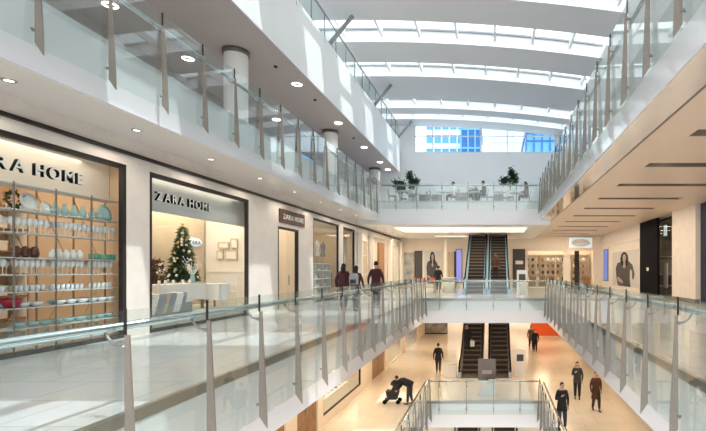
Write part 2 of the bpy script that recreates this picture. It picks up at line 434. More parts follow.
# rotation: outward = -y local
lp=[4.64+1.32*i for i in range(-1,16)]
balustrade('long left glass balustrade of the middle walkway with tapered steel posts', (-3.65,2.6,0), PI/2, 21.95, [p-2.6 for p in lp])
rp=[6.68+1.32*i for i in range(-2,14)]
balustrade('long right glass balustrade of the middle walkway with tapered steel posts', (2.6,24.5,0), -PI/2, 21.5, sorted([24.5-p for p in rp]))
lp=[6.9+1.32*i for i in range(-2,16)]
balustrade('long left glass balustrade of the upper gallery above the shops', (-6.75,3.6,UZ), PI/2, 24.1, [p-3.6 for p in lp])
rp=[6.4+1.34*i for i in range(-2,16)]
balustrade('long right glass balustrade of the upper gallery at upper right', (2.55,27.7,UZ), -PI/2, 24.6, sorted([27.7-p for p in rp]))
xs=[X(p,24.5) for p in (439.4,466.4,493.3,520)]
balustrade('far glass balustrade of the middle level in front of the escalators', (-3.65,24.5,0), 0, 6.25, [x+3.65 for x in xs], glass_lo=-.62, glass_hi=1.0, thin=True)
xs=[X(p,27.7) for p in (396,417,442,468,493.7,516.5)]
balustrade('far glass balustrade along the cafe terrace', (-6.75,27.7,UZ), 0, 9.3, [x+6.75 for x in xs], glass_lo=-.5, glass_hi=1.0, thin=True)

# ------------------------------------------------------------------ lower level
b = MB(); b.box(-10.5,-3.25,-8,22.4,LZ-.12,LZ); b.box(-10.5,9.5,22.4,56,LZ-.12,LZ); b.box(2.25,9.5,-8,22.4,LZ-.12,LZ)
struct('floor', b, M['floorw'], 'cream tiled floor of the lower level')
b = MB(); b.box(-10.5,-3.25,-8,22.4,LZ-1.25,LZ-.12); b.box(-10.5,9.5,22.4,32,LZ-1.25,LZ-.12); b.box(2.25,9.5,-8,22.4,LZ-1.25,LZ-.12)
struct('ceiling', b, M['fascia'], 'white slab edge of the lower opening')
b = MB(); b.box(-3.3,-3.22,-8,22.4,LZ-.1,LZ+.03); b.box(2.22,2.3,-8,22.4,LZ-.1,LZ+.03); b.box(-3.3,2.3,22.32,22.42,LZ-.1,LZ+.03)
struct('trim_5', b, M['edge'], 'dark edge strip round the lower floor opening')
balustrade('left glass balustrade of the lowest opening', (-3.1,10.0,LZ), PI/2, 12.3, [.3+1.32*i for i in range(10)], glass_lo=-.62, thin=False)
balustrade('right glass balustrade of the lowest opening', (2.1,22.3,LZ), -PI/2, 12.3, [.1+1.32*i for i in range(10)], glass_lo=-.62)
xs=[X(p,22.3) for p in (439,466.5,493.5,520)]
balustrade('far glass balustrade of the lowest opening', (-3.1,22.3,LZ), 0, 5.2, [x+3.1 for x in xs], glass_lo=-.62, glass_hi=1.0, thin=True)
b = MB(); b.box(-10.5,9.5,6,32,-10.2,-10.0); struct('floor', b, M['floorw'], 'cream floor far down in the basement')
b = MB(); b.box(-10.5,9.5,32,32.2,-10,LZ-.12); struct('wall_back', b, M['cream'], 'cream basement wall')
lamp('AREA', (-.5,27,LZ-1.4), 160, (1,.78,.52), 6, 4)

def wallx(x0,x1,ya,yb,z0,z1,ops):
    b = MB(); prev=ya
    for (a,c,za,zb) in sorted(ops):
        b.box(x0,x1,prev,a,z0,z1)
        if za>z0: b.box(x0,x1,a,c,z0,za)
        if zb<z1: b.box(x0,x1,a,c,zb,z1)
        prev=c
    b.box(x0,x1,prev,yb,z0,z1); return b
WN=[20]
def shop_window(x, a, c, z0, z1, face=1, frame='dark', fw=.1, label='', mull=(), glass=True, wd=.09):
    """framed pane in a wall lying in the YZ plane"""
    w = bpy.data.objects.new('window_%d'%WN[0], None); WN[0]+=1; C.objects.link(w); w.location=(x,(a+c)/2,z0); w['kind']='structure'; w['category']='window'; w['label']=label
    h=(c-a)/2; H=z1-z0
    f=MB().box(-wd/2,wd/2,-h,-h+fw,0,H).box(-wd/2,wd/2,h-fw,h,0,H).box(-wd/2,wd/2,-h+fw,h-fw,H-fw,H).box(-wd/2,wd/2,-h+fw,h-fw,0,fw*.8)
    for m in mull: f.box(-.02,.02,m-(a+c)/2-.012,m-(a+c)/2+.012,fw*.8,H-fw)
    f.build('window_frame', M[frame], w)
    if glass: MB().box(-.006,.006,-h+fw,h-fw,fw*.8,H-fw).build('pane', M['shopglass'], w)
    return w
# left middle wall
ops=[(4.0,10.47,.0,3.84),(11.16,15.67,.0,3.84),(17.75,19.6,0,3.16),(21.2,24.7,.0,3.87),(25.4,27.5,.0,3.85),(28.3,30.2,0,3.3),(31.0,35.6,0,3.8),(36.4,40.0,0,3.6)]
struct('wall_left', wallx(-8.35,-8.2,-8,40.5,0,UB-.02,ops), M['stone'], 'cream stone shopfront wall on the left of the middle level')
shop_window(-8.26,4.0,10.47,0,3.84,label='large shop window at far left, filled with shelving',mull=())
shop_window(-8.26,11.16,15.67,0,3.84,label='dark framed shop window with the decorated tree')
shop_window(-8.26,21.2,24.7,0,3.87,label='dark framed shop window past the doorway',fw=.09)
shop_window(-8.26,25.4,27.5,0,3.85,label='narrow dark framed shop window past the doorway',fw=.13)
shop_window(-8.26,36.4,40.0,0,3.6,label='farthest window of the left shopfronts',frame='creamw',fw=.12,mull=(37.6,38.8))
# shop interiors
def room(xa,xb,ya,yb,zc,wall,label,power,col=(1,.86,.68),zf=0,lampx=None):
    b=MB(); b.box(xa-.1,xa,ya,yb,zf,zc); b.box(xa,xb,ya-.06,ya,zf,zc); b.box(xa,xb,yb,yb+.06,zf,zc)
    struct('wall_back', b, wall, label)
    b=MB(); b.box(xa,xb,ya,yb,zc,zc+.08); struct('ceiling', b, M['creamw'], 'ceiling of '+label)
    lamp('AREA',((xa+xb)/2,(ya+yb)/2,zc-.05),power,col,(xb-xa)*.7,(yb-ya)*.8)
room(-11.2,-8.36,3.5,10.85,3.9,M['shopwarm'],'warm cream walls inside the shelving shop',120)
room(-10.1,-8.36,10.95,16.4,3.9,M['creamw'],'cream walls inside the shop window with the tree',95)
room(-11.2,-8.36,17.3,20.9,3.9,M['cream'],'cream walls inside the shop doorway',45)
room(-11.2,-8.36,21.0,28.0,3.9,M['sand'],'sand coloured walls inside the clothing shop',75)
room(-11.2,-8.36,30.6,36.1,3.9,M['creamw'],'cream walls inside the far open shop',80)
room(-11.2,-8.36,36.2,40.4,3.9,M['creamw'],'cream walls inside the farthest left shop',60)
for i,(x,y) in enumerate(((-8.75,8.0),(-8.75,8.75),(-8.75,9.5),(-9.6,8.3),(-9.6,9.3),(-9.6,10.2))):
    t = thing('downlight', 'round downlight in the shelving shop ceiling, %s of six'%ORD[i],'ceiling light',(x,y,3.90),0,'downlights inside the shelving shop')
    link('lamp_disc',dl,t,(0,0,-.002)); link('ring',dr,t,(0,0,-.002))
for (y_,l_,p_) in ((7.4,6.2,13),(13.4,4.0,7)): lamp('AREA',(-8.6,y_,3.8),p_,(1,.84,.66),.25,l_)  # area lights added without fixtures to brighten the sign bulkheads
# inner bulkhead
b=MB(); b.box(-9.0,-8.9,4.0,10.84,3.08,3.9); struct('trim_6', b, M['creamw'], 'cream bulkhead behind the first sign')
b=MB(); b.box(-8.75,-8.65,10.96,16.38,3.0,3.9); struct('trim_7', b, M['lgrey'], 'grey bulkhead behind the second sign')

def glyph(ch, size, ext):
    cu=bpy.data.curves.new('t','FONT'); cu.body=ch; cu.size=size; cu.extrude=ext; cu.offset=size*.012
    o=bpy.data.objects.new('t',cu); C.objects.link(o)
    dg=bpy.context.evaluated_depsgraph_get(); me=bpy.data.meshes.new_from_object(o.evaluated_get(dg)); bpy.data.objects.remove(o); 
    return me
def sign(label, origin, rot, text, size, ext, gap, sx=1.25, front='white2', side='black', board=None, fit=None):
    t = thing('shop_sign', label, 'sign', origin); t.rotation_euler=rot
    cur=0
    for ch in text:
        if ch==' ': cur+=size*.42; continue
        me=glyph(ch,size,ext); me.materials.clear(); me.materials.append(M[side]); me.materials.append(M[front])
        xs=[v.co.x for v in me.vertices]; x0=min(xs)
        for v in me.vertices: v.co.x=(v.co.x-x0)*sx
        for p in me.polygons: p.material_index = 1 if p.normal.z>.5 else 0
        o=link('letter',me,t,(cur,0,0)); cur+=(max(xs)-x0)*sx+gap
    if fit: t.scale=(fit/cur,1,1)
    return t,cur
WR=(PI/2,0,PI/2)
sign('large shop name sign with white-faced letters behind the glass above the shelving',(-8.44,7.35,3.24),WR,'ZARA HOME',.31,.034,.085,fit=2.33)
sign('shop name sign with dark-sided letters in the window above the decorated tree',(-8.44,11.68,3.24),WR,'ZARA HOME',.31,.034,.085,fit=2.33)
t,_=sign('brown board with the shop name over the doorway',(-8.13,18.05,3.48),WR,'ZARA HOME',.27,.012,.06,1.2,'white2','white2',fit=1.95)
MB().box(-.27,2.38,-.16,.36,-.07,-.015).build('sign_board',M['brown'],t)

# doorway left
d = bpy.data.objects.new('door_1',None); C.objects.link(d); d.location=(-8.26,18.675,0); d['kind']='structure'; d['category']='door'; d['label']='dark framed shop doorway under the brown name board'
MB().box(-.07,.07,-.925,-.86,0,3.16).box(-.07,.07,.86,.925,0,3.16).box(-.07,.07,-.86,.86,3.08,3.16).build('door_frame',M['dark'],d)
MB().box(-.02,.02,-.02,.85,.02,3.06).build('door_leaf',M['shopglass'],d)
MB().box(.03,.06,.05,.08,.9,1.3).build('door_handle',M['steel'],d)
d = bpy.data.objects.new('door_2',None); C.objects.link(d); d.location=(-8.28,29.25,0); d['kind']='structure'; d['category']='door'; d['label']='closed sand coloured shutter door'
MB().box(-.03,.03,-.93,.93,0,3.28).build('door_leaf',M['sand'],d)
MB().box(.03,.05,-.93,.93,2.4,2.44).box(.03,.05,-.93,.93,1.2,1.24).build('rail',M['creamw'],d)

# ---- shelving in the first window
SH=[3.05,2.59,2.18,1.73,1.42,1.11,.82,.45,.12]; SX=-8.5
ys=[10.7-.8*i for i in range(7)]
t = thing('display_shelving','tall thin metal shelving filling the far left shop window','shelving',(SX,8.3,0))
for y in ys:
    for dx in (0,-.38): MB().box(dx-.012,dx+.012,y-8.3-.012,y-8.3+.012,0,3.07).build('upright',M['steel'],t)
for z in SH:
    MB().box(-.39,.012,ys[-1]-8.3,ys[0]-8.3,z-.02,z-.004).build('shelf',M['lgrey'],t)
for y0,y1 in zip(ys[1:],ys[:-1]):
    MB().bar((-.385,y0-8.3,.12),(-.385,y1-8.3,1.4),.012,.012).build('brace',M['gold'],t)
    MB().bar((-.385,y1-8.3,1.42),(-.385,y0-8.3,3.0),.012,.012).build('brace',M['gold'],t)
def L(prof,m,name,seg=12): return MB().lathe(prof,seg).mesh(name,M[m])
meG=L([(.001,0),(.03,0),(.034,.0),(.004,.012),(.004,.09),(.03,.12),(.036,.16),(.03,.2),(.028,.2),(.033,.16),(.001,.11)],'ceramic','wine_glass',10)
for v in meG.vertices: v.co *= 1.4
meT=L([(.001,0),(.034,0),(.04,.12),(.037,.12),(.032,.01),(.001,.01)],'ceramic','tumbler',10)
meTg=L([(.001,0),(.034,0),(.04,.12),(.037,.12),(.032,.01),(.001,.01)],'green','cup',10)
meB=L([(.001,0),(.04,0),(.09,.05),(.105,.09),(.10,.09),(.08,.05),(.001,.012)],'teal','bowl')
meBw=L([(.001,0),(.04,0),(.09,.05),(.105,.09),(.10,.09),(.08,.05),(.001,.012)],'ceramic','bowl')
meR=L([(.001,0),(.07,0),(.15,.10),(.16,.17),(.15,.17),(.13,.09),(.001,.02)],'red','bowl')
meJ=L([(.001,0),(.05,0),(.06,.04),(.06,.12),(.03,.16),(.035,.19),(.001,.19)],'ceramic','jar')
meV=L([(.001,0),(.04,0),(.07,.06),(.06,.13),(.025,.2),(.04,.24),(.001,.24)],'teal','vase')
meD=L([(.001,0),(.05,0),(.075,.07),(.06,.17),(.03,.21),(.001,.21)],'brown','jug')
mePl=MB().lathe([(.001,.0),(.08,.0),(.14,.02),(.14,.026),(.08,.008),(.001,.008)],18); 
mePl=mePl.mesh('plate',M['ceramic'])
def place(me,nm,y,z,x,label,cat,group):
    return tag(link(nm,me,None,(x,y,z),random.uniform(0,6)),label,cat,group)
def row(me,nm,y0,y1,step,z,label,cat,group,x=None):
    y=y0
    while y<y1:
        if min(abs(y-u) for u in ys)>.045: place(me,nm,y,z-.004,(x if x is not None else SX-.12)+random.uniform(-.01,.01),label,cat,group)
        y+=step
row(meG,'wine_glass',7.75,10.6,.105,2.18,'white stemmed glass in the long row on the third shelf of the far left window','glass','stemmed glasses on the third shelf')
row(meG,'wine_glass',7.8,10.6,.105,1.42,'white stemmed glass in the long row on the fifth shelf of the far left window','glass','stemmed glasses on the fifth shelf')
row(meT,'tumbler',7.8,10.6,.105,1.11,'pale tumbler on the sixth shelf of the far left window','glass','tumblers on the sixth shelf')
row(meTg,'cup',10.02,10.62,.12,1.73,'green cup at the right end of the fourth shelf','cup','green cups on the fourth shelf')
row(meJ,'jar',9.15,9.95,.15,1.73,'white jar in the middle of the fourth shelf','jar','white jars on the fourth shelf')
row(meD,'jug',8.45,8.9,.17,1.73,'dark brown jug on the fourth shelf','jug','dark brown jugs on the fourth shelf')
row(meBw,'bowl',8.6,10.6,.24,.82,'white bowl on the seventh shelf of the far left window','bowl','white bowls on the seventh shelf')
row(meB,'bowl',8.5,10.6,.25,.45,'pale teal bowl on the eighth shelf of the far left window','bowl','teal bowls on the eighth shelf')
row(meV,'vase',9.2,10.6,.21,2.59,'pale teal vase on the second shelf of the far left window','vase','teal vases on the second shelf')
row(meG,'wine_glass',7.8,10.6,.12,2.18,'white stemmed glass in the back row of the third shelf','glass','stemmed glasses at the back of the third shelf',SX-.28)
row(meBw,'bowl',7.9,9.9,.24,1.11,'white bowl at the back of the sixth shelf','bowl','white bowls at the back of the sixth shelf',SX-.3)
row(meV,'vase',8.3,10.6,.23,.12,'pale teal vase at the back of the lowest shelf','vase','teal vases at the back of the lowest shelf',SX-.3)
row(meB,'bowl',8.4,10.6,.24,.82,'pale teal bowl at the back of the seventh shelf','bowl','teal bowls at the back of the seventh shelf',SX-.3)
row(meG,'wine_glass',7.8,10.6,.13,1.42,'white stemmed glass in the back row of the fifth shelf','glass','stemmed glasses at the back of the fifth shelf',SX-.28)
row(meT,'tumbler',8.5,10.6,.13,3.05-.46,'pale tumbler in the back of the second shelf','glass','tumblers at the back of the second shelf',SX-.3)
row(meJ,'jar',8.5,10.6,.19,.12,'white jar on the lowest shelf of the far left window','jar','white jars on the lowest shelf')
tag(link('bowl',meR,None,(SX-.17,8.42,.818)),'deep red bowl on the seventh shelf of the far left window','bowl')
def plate_up(y,z,me,x,label,nm='platter',s=1.3):
    o=link(nm,me,None,(x,y,z+.14*s)); o.rotation_euler=(0,math.radians(75),0); o.scale=(s,s,s); return tag(o,label,'plate')
plate_up(8.75,2.59,mePl,SX-.2,'white round platter standing on the left of the second shelf',s=1.25)
plate_up(9.05,2.59,mePl,SX-.16,'smaller white round platter beside the big one on the second shelf',s=.8)
plate_up(10.3,2.59,L([(.001,.0),(.08,.0),(.14,.02),(.14,.026),(.08,.008),(.001,.008)],'teal','plate',18),SX-.08,'pale teal platter at the right end of the second shelf',s=1.2)
t=thing('foliage_wreath','dark green wreath standing on the second shelf','wreath',(SX-.25,8.55,2.59))
b=MB()
for i in range(120):
    a=random.uniform(0,2*PI); r=random.uniform(.1,.17); p=Vector((random.uniform(-.03,.03),r*math.cos(a),.19+r*math.sin(a))); q=p+Vector([random.uniform(-.05,.05) for _ in range(3)])
    b.tube([p,q],[.012,.003],4)
b.build('leaves',M['leaf'],t); MB().tube([(0,.135*math.cos(a*PI/8),.19+.135*math.sin(a*PI/8)) for a in range(17)],.015,6).build('ring',M['stem'],t)
# inner back shelving with boxes
t=thing('back_shelving','cream shelving against the back wall of the far left shop','shelving',(-11.0,8.4,0))
for z in (.4,.9,1.4,1.9,2.4,2.9): MB().box(-.18,.25,-2.2,2.4,z,z+.03).build('shelf',M['wood'],t)
for y in (-2.2,-1.1,0,1.1,2.37): MB().box(-.18,.25,y,y+.03,0,3).build('upright',M['cream'],t)
bx=MB().box(-.12,.12,-.14,.14,0,.18).box(-.13,.13,-.15,.15,.18,.22).mesh('box',M['creamw']); bx2=MB().box(-.12,.12,-.14,.14,0,.22).box(-.13,.13,-.15,.15,.22,.26).mesh('box',M['wood'])
for k,z in enumerate((.43,.93,1.43,1.93,2.43)):
    for j,yy in enumerate([-1.9,-1.45,-.8,-.35,.3,.75,1.4,1.9]):
        dk=(j+k)%3==0
        tag(link('storage_box',bx2 if dk else bx,None,(-10.95,8.4+yy,z)),('brown' if dk else 'cream')+' storage box on the %s back shelf of the far left shop'%ORD[4-k],'box',('brown' if dk else 'cream')+' boxes on the %s back shelf'%ORD[4-k])
# ---- second window: tree, table, bed, frames
def xmas(loc,h):
    t=thing('christmas_tree','tall decorated christmas tree in the second shop window','christmas tree',loc)
    MB().tube([(0,0,0),(0,0,h)],[.06,.01],8).build('trunk',M['stem'],t)
    MB().lathe([(.001,0),(.15,0),(.2,.32),(.001,.3)],14).build('pot',M['creamw'],t)
    b=MB()
    for i in range(2600):
        u=random.random()**.7; z=h*(.33+.65*(1-u)); rm=.56*(1-(z/h-.1)/.92); a=random.uniform(0,2*PI); r=rm*random.uniform(.25,1)
        p=Vector((r*math.cos(a),r*math.sin(a),z)); d=Vector((math.cos(a),math.sin(a),-.25))*.11+Vector([random.uniform(-.05,.05) for _ in range(3)])
        b.tube([p,p+d],[.02,.003],3,caps=False)
    b.build('foliage',M['pine'],t)
    og=MB().ball((0,0,0),.04,0,8,6).mesh('bauble',M['gold']); ow=MB().ball((0,0,0),.045,0,8,6).mesh('bauble',M['ceramic'])
    for i in range(46):
        z=h*random.uniform(.36,.92); rm=.57*(1-(z/h-.1)/.92); a=random.uniform(-2.2,1.2)
        link('bauble',og if i%2 else ow,t,(rm*math.cos(a),rm*math.sin(a),z))
    MB().ball((0,0,h+.04),.05).build('tree_topper',M['gold'],t)
xmas((-9.4,14.15,.35),2.5)
b=MB(); b.box(-10.09,-8.37,10.96,16.39,0.0,.345); struct('floor', b, M['creamw'], 'raised cream display floor of the second window')
t=thing('berry_bush','dark bushy plant with pale flowers at the left of the tree','plant',(-9.65,13.3,.35))
MB().lathe([(.001,0),(.16,0),(.2,.3),(.18,.3),(.001,.28)],14).build('pot',M['dark'],t)
b=MB()
for i in range(700):
    a=random.uniform(0,2*PI); z=random.uniform(.3,1.45); r=random.uniform(.0,.34)*math.sin(PI*(z-.2)/1.35)**.5
    p=Vector((r*math.cos(a),r*math.sin(a),z)); b.tube([p,p+Vector([random.uniform(-.08,.08) for _ in range(3)])],[.022,.004],3,caps=False)
b.build('foliage',M['brown'],t)
b=MB()
for i in range(30):
    a=random.uniform(0,2*PI); z=random.uniform(.5,1.4); r=.33*math.sin(PI*(z-.2)/1.35)**.5; b.ball((r*math.cos(a),r*math.sin(a),z),.03,0,6,4)
b.build('flowers',M['linen'],t)
# table with cloth
t=thing('dining_table','long display dining table in the window under a white cloth','table',(-9.02,13.3,.35),0)
MB().box(-.23,.23,-.93,.93,.72,.75).build('tabletop',M['wood'],t)
for sx in (-.19,.19):
    for sy in (-.88,.88): MB().box(sx-.03,sx+.03,sy-.03,sy+.03,0,.72).build('leg',M['wood'],t)
def drape(w,l,z,drop,fl=.05,n=40):
    b=MB(); v=[]; 
    per=[]
    for i in range(n): per.append((-w+2*w*i/n,-l))
    for i in range(n): per.append((w,-l+2*l*i/n))
    for i in range(n): per.append((w-2*w*i/n,l))
    for i in range(n): per.append((-w,l-2*l*i/n))
    N=len(per)
    rings=[(0.0,z+.004),(0.01,z),(.02,z-drop*.5),(.03,z-drop)]
    for j,(o,zz) in enumerate(rings):
        for i,(x,y) in enumerate(per):
            k=1+o/max(w,.1); f=fl*(j/3)*math.sin(i*.55)*.5
            d=math.hypot(x,y); v.append((x*(1+o)+f*x/d+ (0),y*(1+o)+f*y/d,zz+ (0 if j<3 else .03*math.sin(i*.2))))
    fs=[(j*N+i,(j+1)*N+i,(j+1)*N+(i+1)%N,j*N+(i+1)%N) for j in range(3) for i in range(N)]+[tuple(range(N))]
    b.add(v,fs,0,False); return b
tag(drape(.24,.95,.757,.5).build('tablecloth',M['linen'],None,(-9.02,13.3,.35)),'white tablecloth hanging over the long display table','tablecloth')
t=thing('side_table','small round table under a white cloth right of the long table','table',(-8.8,14.75,.35)); MB().lathe([(.001,.68),(.28,.68),(.28,.71),(.001,.71)],20).build('tabletop',M['wood'],t); MB().tube([(0,0,0),(0,0,.68)],.03,8).build('leg',M['wood'],t)
tag(drape(.31,.31,.717,.5,.08,16).build('tablecloth',M['linen'],None,(-8.8,14.75,.35)),'white pointed cloth over the small round window table','tablecloth')
def chair(loc,rz,label,m='white2',group=None,name='dining_chair'):
    t=thing(name,label,'chair',loc,rz,group)
    MB().box(-.21,.21,-.21,.21,.43,.46).build('seat',M[m],t)
    for sx in (-.19,.19):
        MB().tube([(sx,-.19,0),(sx*.95,-.18,.43)],.015,6).build('leg',M[m],t)
        MB().tube([(sx,.21,0),(sx*.95,.2,.45),(sx*.95,.27,.9)],.015,6).build('leg',M[m],t)
    b=MB().bar((-.19,.27,.88),(.19,.27,.88),.03,.06)
    b.bar((-.19,.235,.66),(.19,.235,.66),.02,.05)
    for q in (-.1,0,.1): b.bar((q,.21,.46),(q,.265,.86),.015,.015,0,(0,1,0))
    b.build('backrest',M[m],t); return t
chair((-8.75,15.5,.35),math.radians(-150),'white wooden chair at the right side of the second shop window')
t=thing('vase_of_branches','clear vase of white branches on the long table','vase',(-8.98,13.95,1.112))
MB().lathe([(.001,0),(.06,0),(.075,.12),(.05,.24),(.06,.27),(.001,.26)],12).build('vase_body',M['teal'],t)
b=MB()
for i in range(26):
    a=random.uniform(0,2*PI); r=random.uniform(.08,.28); h=random.uniform(.45,.8); b.tube([(0,0,.2),(r*.4*math.cos(a),r*.4*math.sin(a),h*.6),(r*math.cos(a),r*math.sin(a),h)],[.006,.006,.003],4)
    b.ball((r*math.cos(a),r*math.sin(a),h),.018,0,5,4)
b.build('branches',M['linen'],t)
cn=MB().lathe([(.001,0),(.035,0),(.035,.11),(.001,.11)],10).tube([(0,0,.11),(0,0,.125)],.003,4).mesh('candle',M['ceramic'])
for i,y in enumerate((12.45,12.7,13.0,13.4,13.7)):
    tag(link('candle',cn,None,(-8.9,y,1.112)),'white candle on the long white table, %s from the left'%ORD[i],'candle','candles on the window table')
# bed with blankets
t=thing('daybed','low display daybed with white and grey bedding at the lower left of the second window','bed',(-8.58,12.2,.35))
MB().box(-.18,.18,-.9,.85,.0,.28).build('bed_base',M['grey'],t)
MB().prism([(-.9,.28),(.85,.28),(.85,.36),(.2,.46),(-.6,.52),(-.9,.5)],'x',-.19,.19).build('mattress',M['linen'],t)
def blanket(y,w,m,nm,sl=.35):
    b=MB(); P=[(.215,.05,0),(.215,.46,sl*.5),(.19,.55,sl*.6),(-.15,.56,sl)]
    for y_,w_ in ((y,w),): 
        b.add([(px,y_+k*w_+dy,pz) for px,pz,dy in P for k in (0,1)],[(0,1,3,2),(2,3,5,4),(4,5,7,6)])
    o=b.build(nm,M[m],t); q=o.modifiers.new('s','SOLIDIFY'); q.thickness=.03
blanket(-.88,.22,'linen','blanket'); blanket(-.64,.24,'stripe','blanket'); blanket(-.38,.14,'beigeb','blanket'); blanket(-.22,.2,'stripe','blanket'); blanket(.0,.26,'linen','blanket'); blanket(.28,.12,'stripe','blanket')
# partition with dado, frames and lit oval sign
b=MB(); b.box(-10.08,-10.04,10.96,16.2,.35,3.3); struct('wall_left', b, M['sand'], 'beige panelled back of the second window')
b=MB(); b.box(-10.03,-8.4,16.3,16.38,.35,3.9); b.box(-10.03,-8.4,16.27,16.3,1.42,1.46); struct('wall_back', b, M['creamw'], 'cream end wall of the second window carrying four picture frames')
FN=['small upper left','tall upper right','lower left','largest lower right']
for i,(xa,xb,ya,yb) in enumerate(((218,229,242,248.6),(230.5,237.5,238.5,248.2),(216.8,223.2,250.5,259.6),(225,237,250,259.8))):
    Y=16.25; x0,x1=X(xa,Y),X(xb,Y); z1,z0=Z(ya,Y),Z(yb,Y); w=x1-x0; h=z1-z0
    t=thing('picture_frame',FN[i]+' picture frame on the cream end wall of the second window','picture frame',((x0+x1)/2,Y,z0))
    w/=2
    MB().box(-w,w,-.02,.02,0,.04).box(-w,w,-.02,.02,h-.04,h).box(-w,-w+.04,-.02,.02,.04,h-.04).box(w-.04,w,-.02,.02,.04,h-.04).build('frame',M['sand'],t)
    MB().box(-w+.04,w-.04,-.005,.015,.04,h-.04).build('picture',M['creamw'],t)
t,_=sign('pale lit oval sign with the shop name on the beige back of the window',(-9.96,15.3,2.36),WR,'ZARA',.17,.01,.035,1.1,'grey','grey')
MB().lathe([(.001,0),(.42,0),(.42,.03),(.001,.03)],28,(.3,.06,-.05),0,(1,.36)).build('sign_board',M['signl'],t)
# ---- clothing shop window
def rack(loc,rz,label,n,cols,L_=1.2):
    t=thing('clothes_rail',label,'clothes rail',loc,rz)
    MB().tube([(-L_/2,0,1.5),(L_/2,0,1.5)],.015,8).build('rail',M['bright'],t)
    for s in (-1,1):
        MB().tube([(s*L_/2,0,0),(s*L_/2,0,1.5)],.015,8).build('upright',M['bright'],t); MB().tube([(s*L_/2,-.22,.015),(s*L_/2,.22,.015)],.015,8).build('foot',M['bright'],t)
    ca,sa=math.cos(rz),math.sin(rz)
    for i in range(n):
        u=-L_/2+.08+(L_-.16)*i/(n-1); 
        g=MB(); g.prism([(-.2,.0),(-.22,.75),(-.05,.84),(.05,.84),(.22,.75),(.2,0)],'x',-.022,.022); g.tube([(0,0,.83),(0,0,.9),(0,.02,.93)],.005,4,1)
        o=g.build('garment',[cols[i%len(cols)],M['steel']],None,(loc[0]+u*ca,loc[1]+u*sa,loc[2]+.56),rz)
        tag(o,'garment hanging on the '+label,'garment','garments on the '+label)
rack((-9.3,22.3,0),PI/2,'first clothes rail behind the third window',9,[K['white'],K['greyc'],K['white'],K['charcoal']])
rack((-9.3,23.9,0),PI/2,'second clothes rail behind the third window',9,[K['greyc'],K['olive'],K['white']])
rack((-9.6,26.4,0),PI/2,'clothes rail behind the narrow fourth window',9,[K['charcoal'],K['greyc'],K['olive']],1.5)
t=thing('display_shelving','low shelf unit right behind the third window','shelving',(-8.75,22.95,0))
for z in (.25,.65,1.05,1.45,1.8): MB().box(-.2,.2,-1.6,1.6,z,z+.03).build('shelf',M['white2'],t)
for y in (-1.6,-.55,.5,1.57): MB().box(-.2,.2,y,y+.03,0,1.8).build('upright',M['lgrey'],t)
for k,z in enumerate((.28,.68,1.08,1.48)):
    for i in range(11):
        if i in (3,4,7): continue
        me_,lb_=((meBw,'white bowl'),(meJ,'white jar'),(meV,'pale teal vase'))[(i+k)%3]
        tag(link('vase' if me_ is meV else ('jar' if me_ is meJ else 'bowl'),me_,None,(-8.73,21.5+i*.285,z)),lb_+' on the %s shelf behind the third window'%ORD[k],'tableware',lb_+' row on the %s low shelf'%ORD[k])
def torso(loc,rz,c,label):
    t=thing('mannequin_torso',label,'mannequin',loc,rz)
    MB().lathe([(.001,0),(.15,0),(.17,.08),(.125,.28),(.17,.5),(.18,.6),(.09,.68),(.05,.72),(.05,.78),(.001,.8)],16,(0,0,.35),0,(1,.65)).build('torso',K[c],t)
    MB().tube([(0,0,.02),(0,0,.36)],.015,6).build('pole',M['steel'],t); MB().lathe([(.001,0),(.14,0),(.14,.02),(.001,.02)],14).build('base',M['steel'],t)
for i,(y,c) in enumerate(((21.7,'charcoal'),(22.4,'brown'),(23.1,'white'),(23.9,'greyc'))): torso((-8.75,y,1.83),PI/2,c,'%s mannequin torso on the low shelf of the third window, %s from the left'%(c.replace('greyc','grey'),ORD[i]))
panel_later=1
t=thing('clothes_shelf','high shelf of folded clothes behind the third window','shelf',(-11.0,24.0,0))
for z in (1.9,2.3,2.7): MB().box(-.18,.25,-2.6,3.4,z,z+.03).build('board',M['creamw'],t)
for y in (-2.6,-.6,1.4,3.37): MB().box(-.18,.25,y,y+.03,0,2.75).build('upright',M['creamw'],t)
fold=MB().box(-.13,.13,-.16,.16,0,.05).box(-.12,.13,-.15,.16,.05,.1).box(-.13,.12,-.16,.15,.1,.15)
f1=fold.mesh('folded',K['olive']); f2=fold.mesh('folded',K['greyc']); f3=fold.mesh('folded',K['maroon'])
for z in (1.93,2.33):
    for i in range(11):
        if i in (3,7): continue
        k=random.randint(0,2)
        tag(link('folded_clothes',(f1,f2,f3)[k],None,(-10.95,21.7+i*.5,z)),['olive','grey','maroon'][k]+' folded pile on the %s wall shelf of the clothing shop'%('lower' if z<2 else 'upper'),'clothes',['olive','grey','maroon'][k]+' folded piles on the %s wall shelf'%('lower' if z<2 else 'upper'))
# far open shop: violet poster, brown panel
def panel(label,cat,loc,rz,w,h,m,fm='dark',name='poster',shape=None,th=.05):
    t=thing(name,label,cat,loc,rz)
    MB().box(-w/2,w/2,0,th,0,h).build('frame',M[fm],t)
    MB().box(-w/2+.04,w/2-.04,-.008,.0,.04,h-.04).build('print',M[m],t)
    if shape:
        for q_,(pts,mm) in enumerate(shape): MB().prism([(-w/2+p[0]*w,.04+p[1]*(h-.08)) for p in pts],'y',-.012-.004*q_,-.008).build('figure',M[mm],t)
    return t
panel('dark grey fashion poster behind the narrow fourth window','poster',(-8.6,26.45,.5),PI/2,1.6,3.0,'photo','dark')
panel('violet lit poster inside the far open shop','poster',(-9.3,33.4,.6),PI/2,1.3,2.3,'violet',name='lit_poster')
b=MB(); b.box(-8.5,-8.36,33.9,35.5,0,3.5); struct('wall_left', b, M['wood'], 'brown panel in the far open shop front')
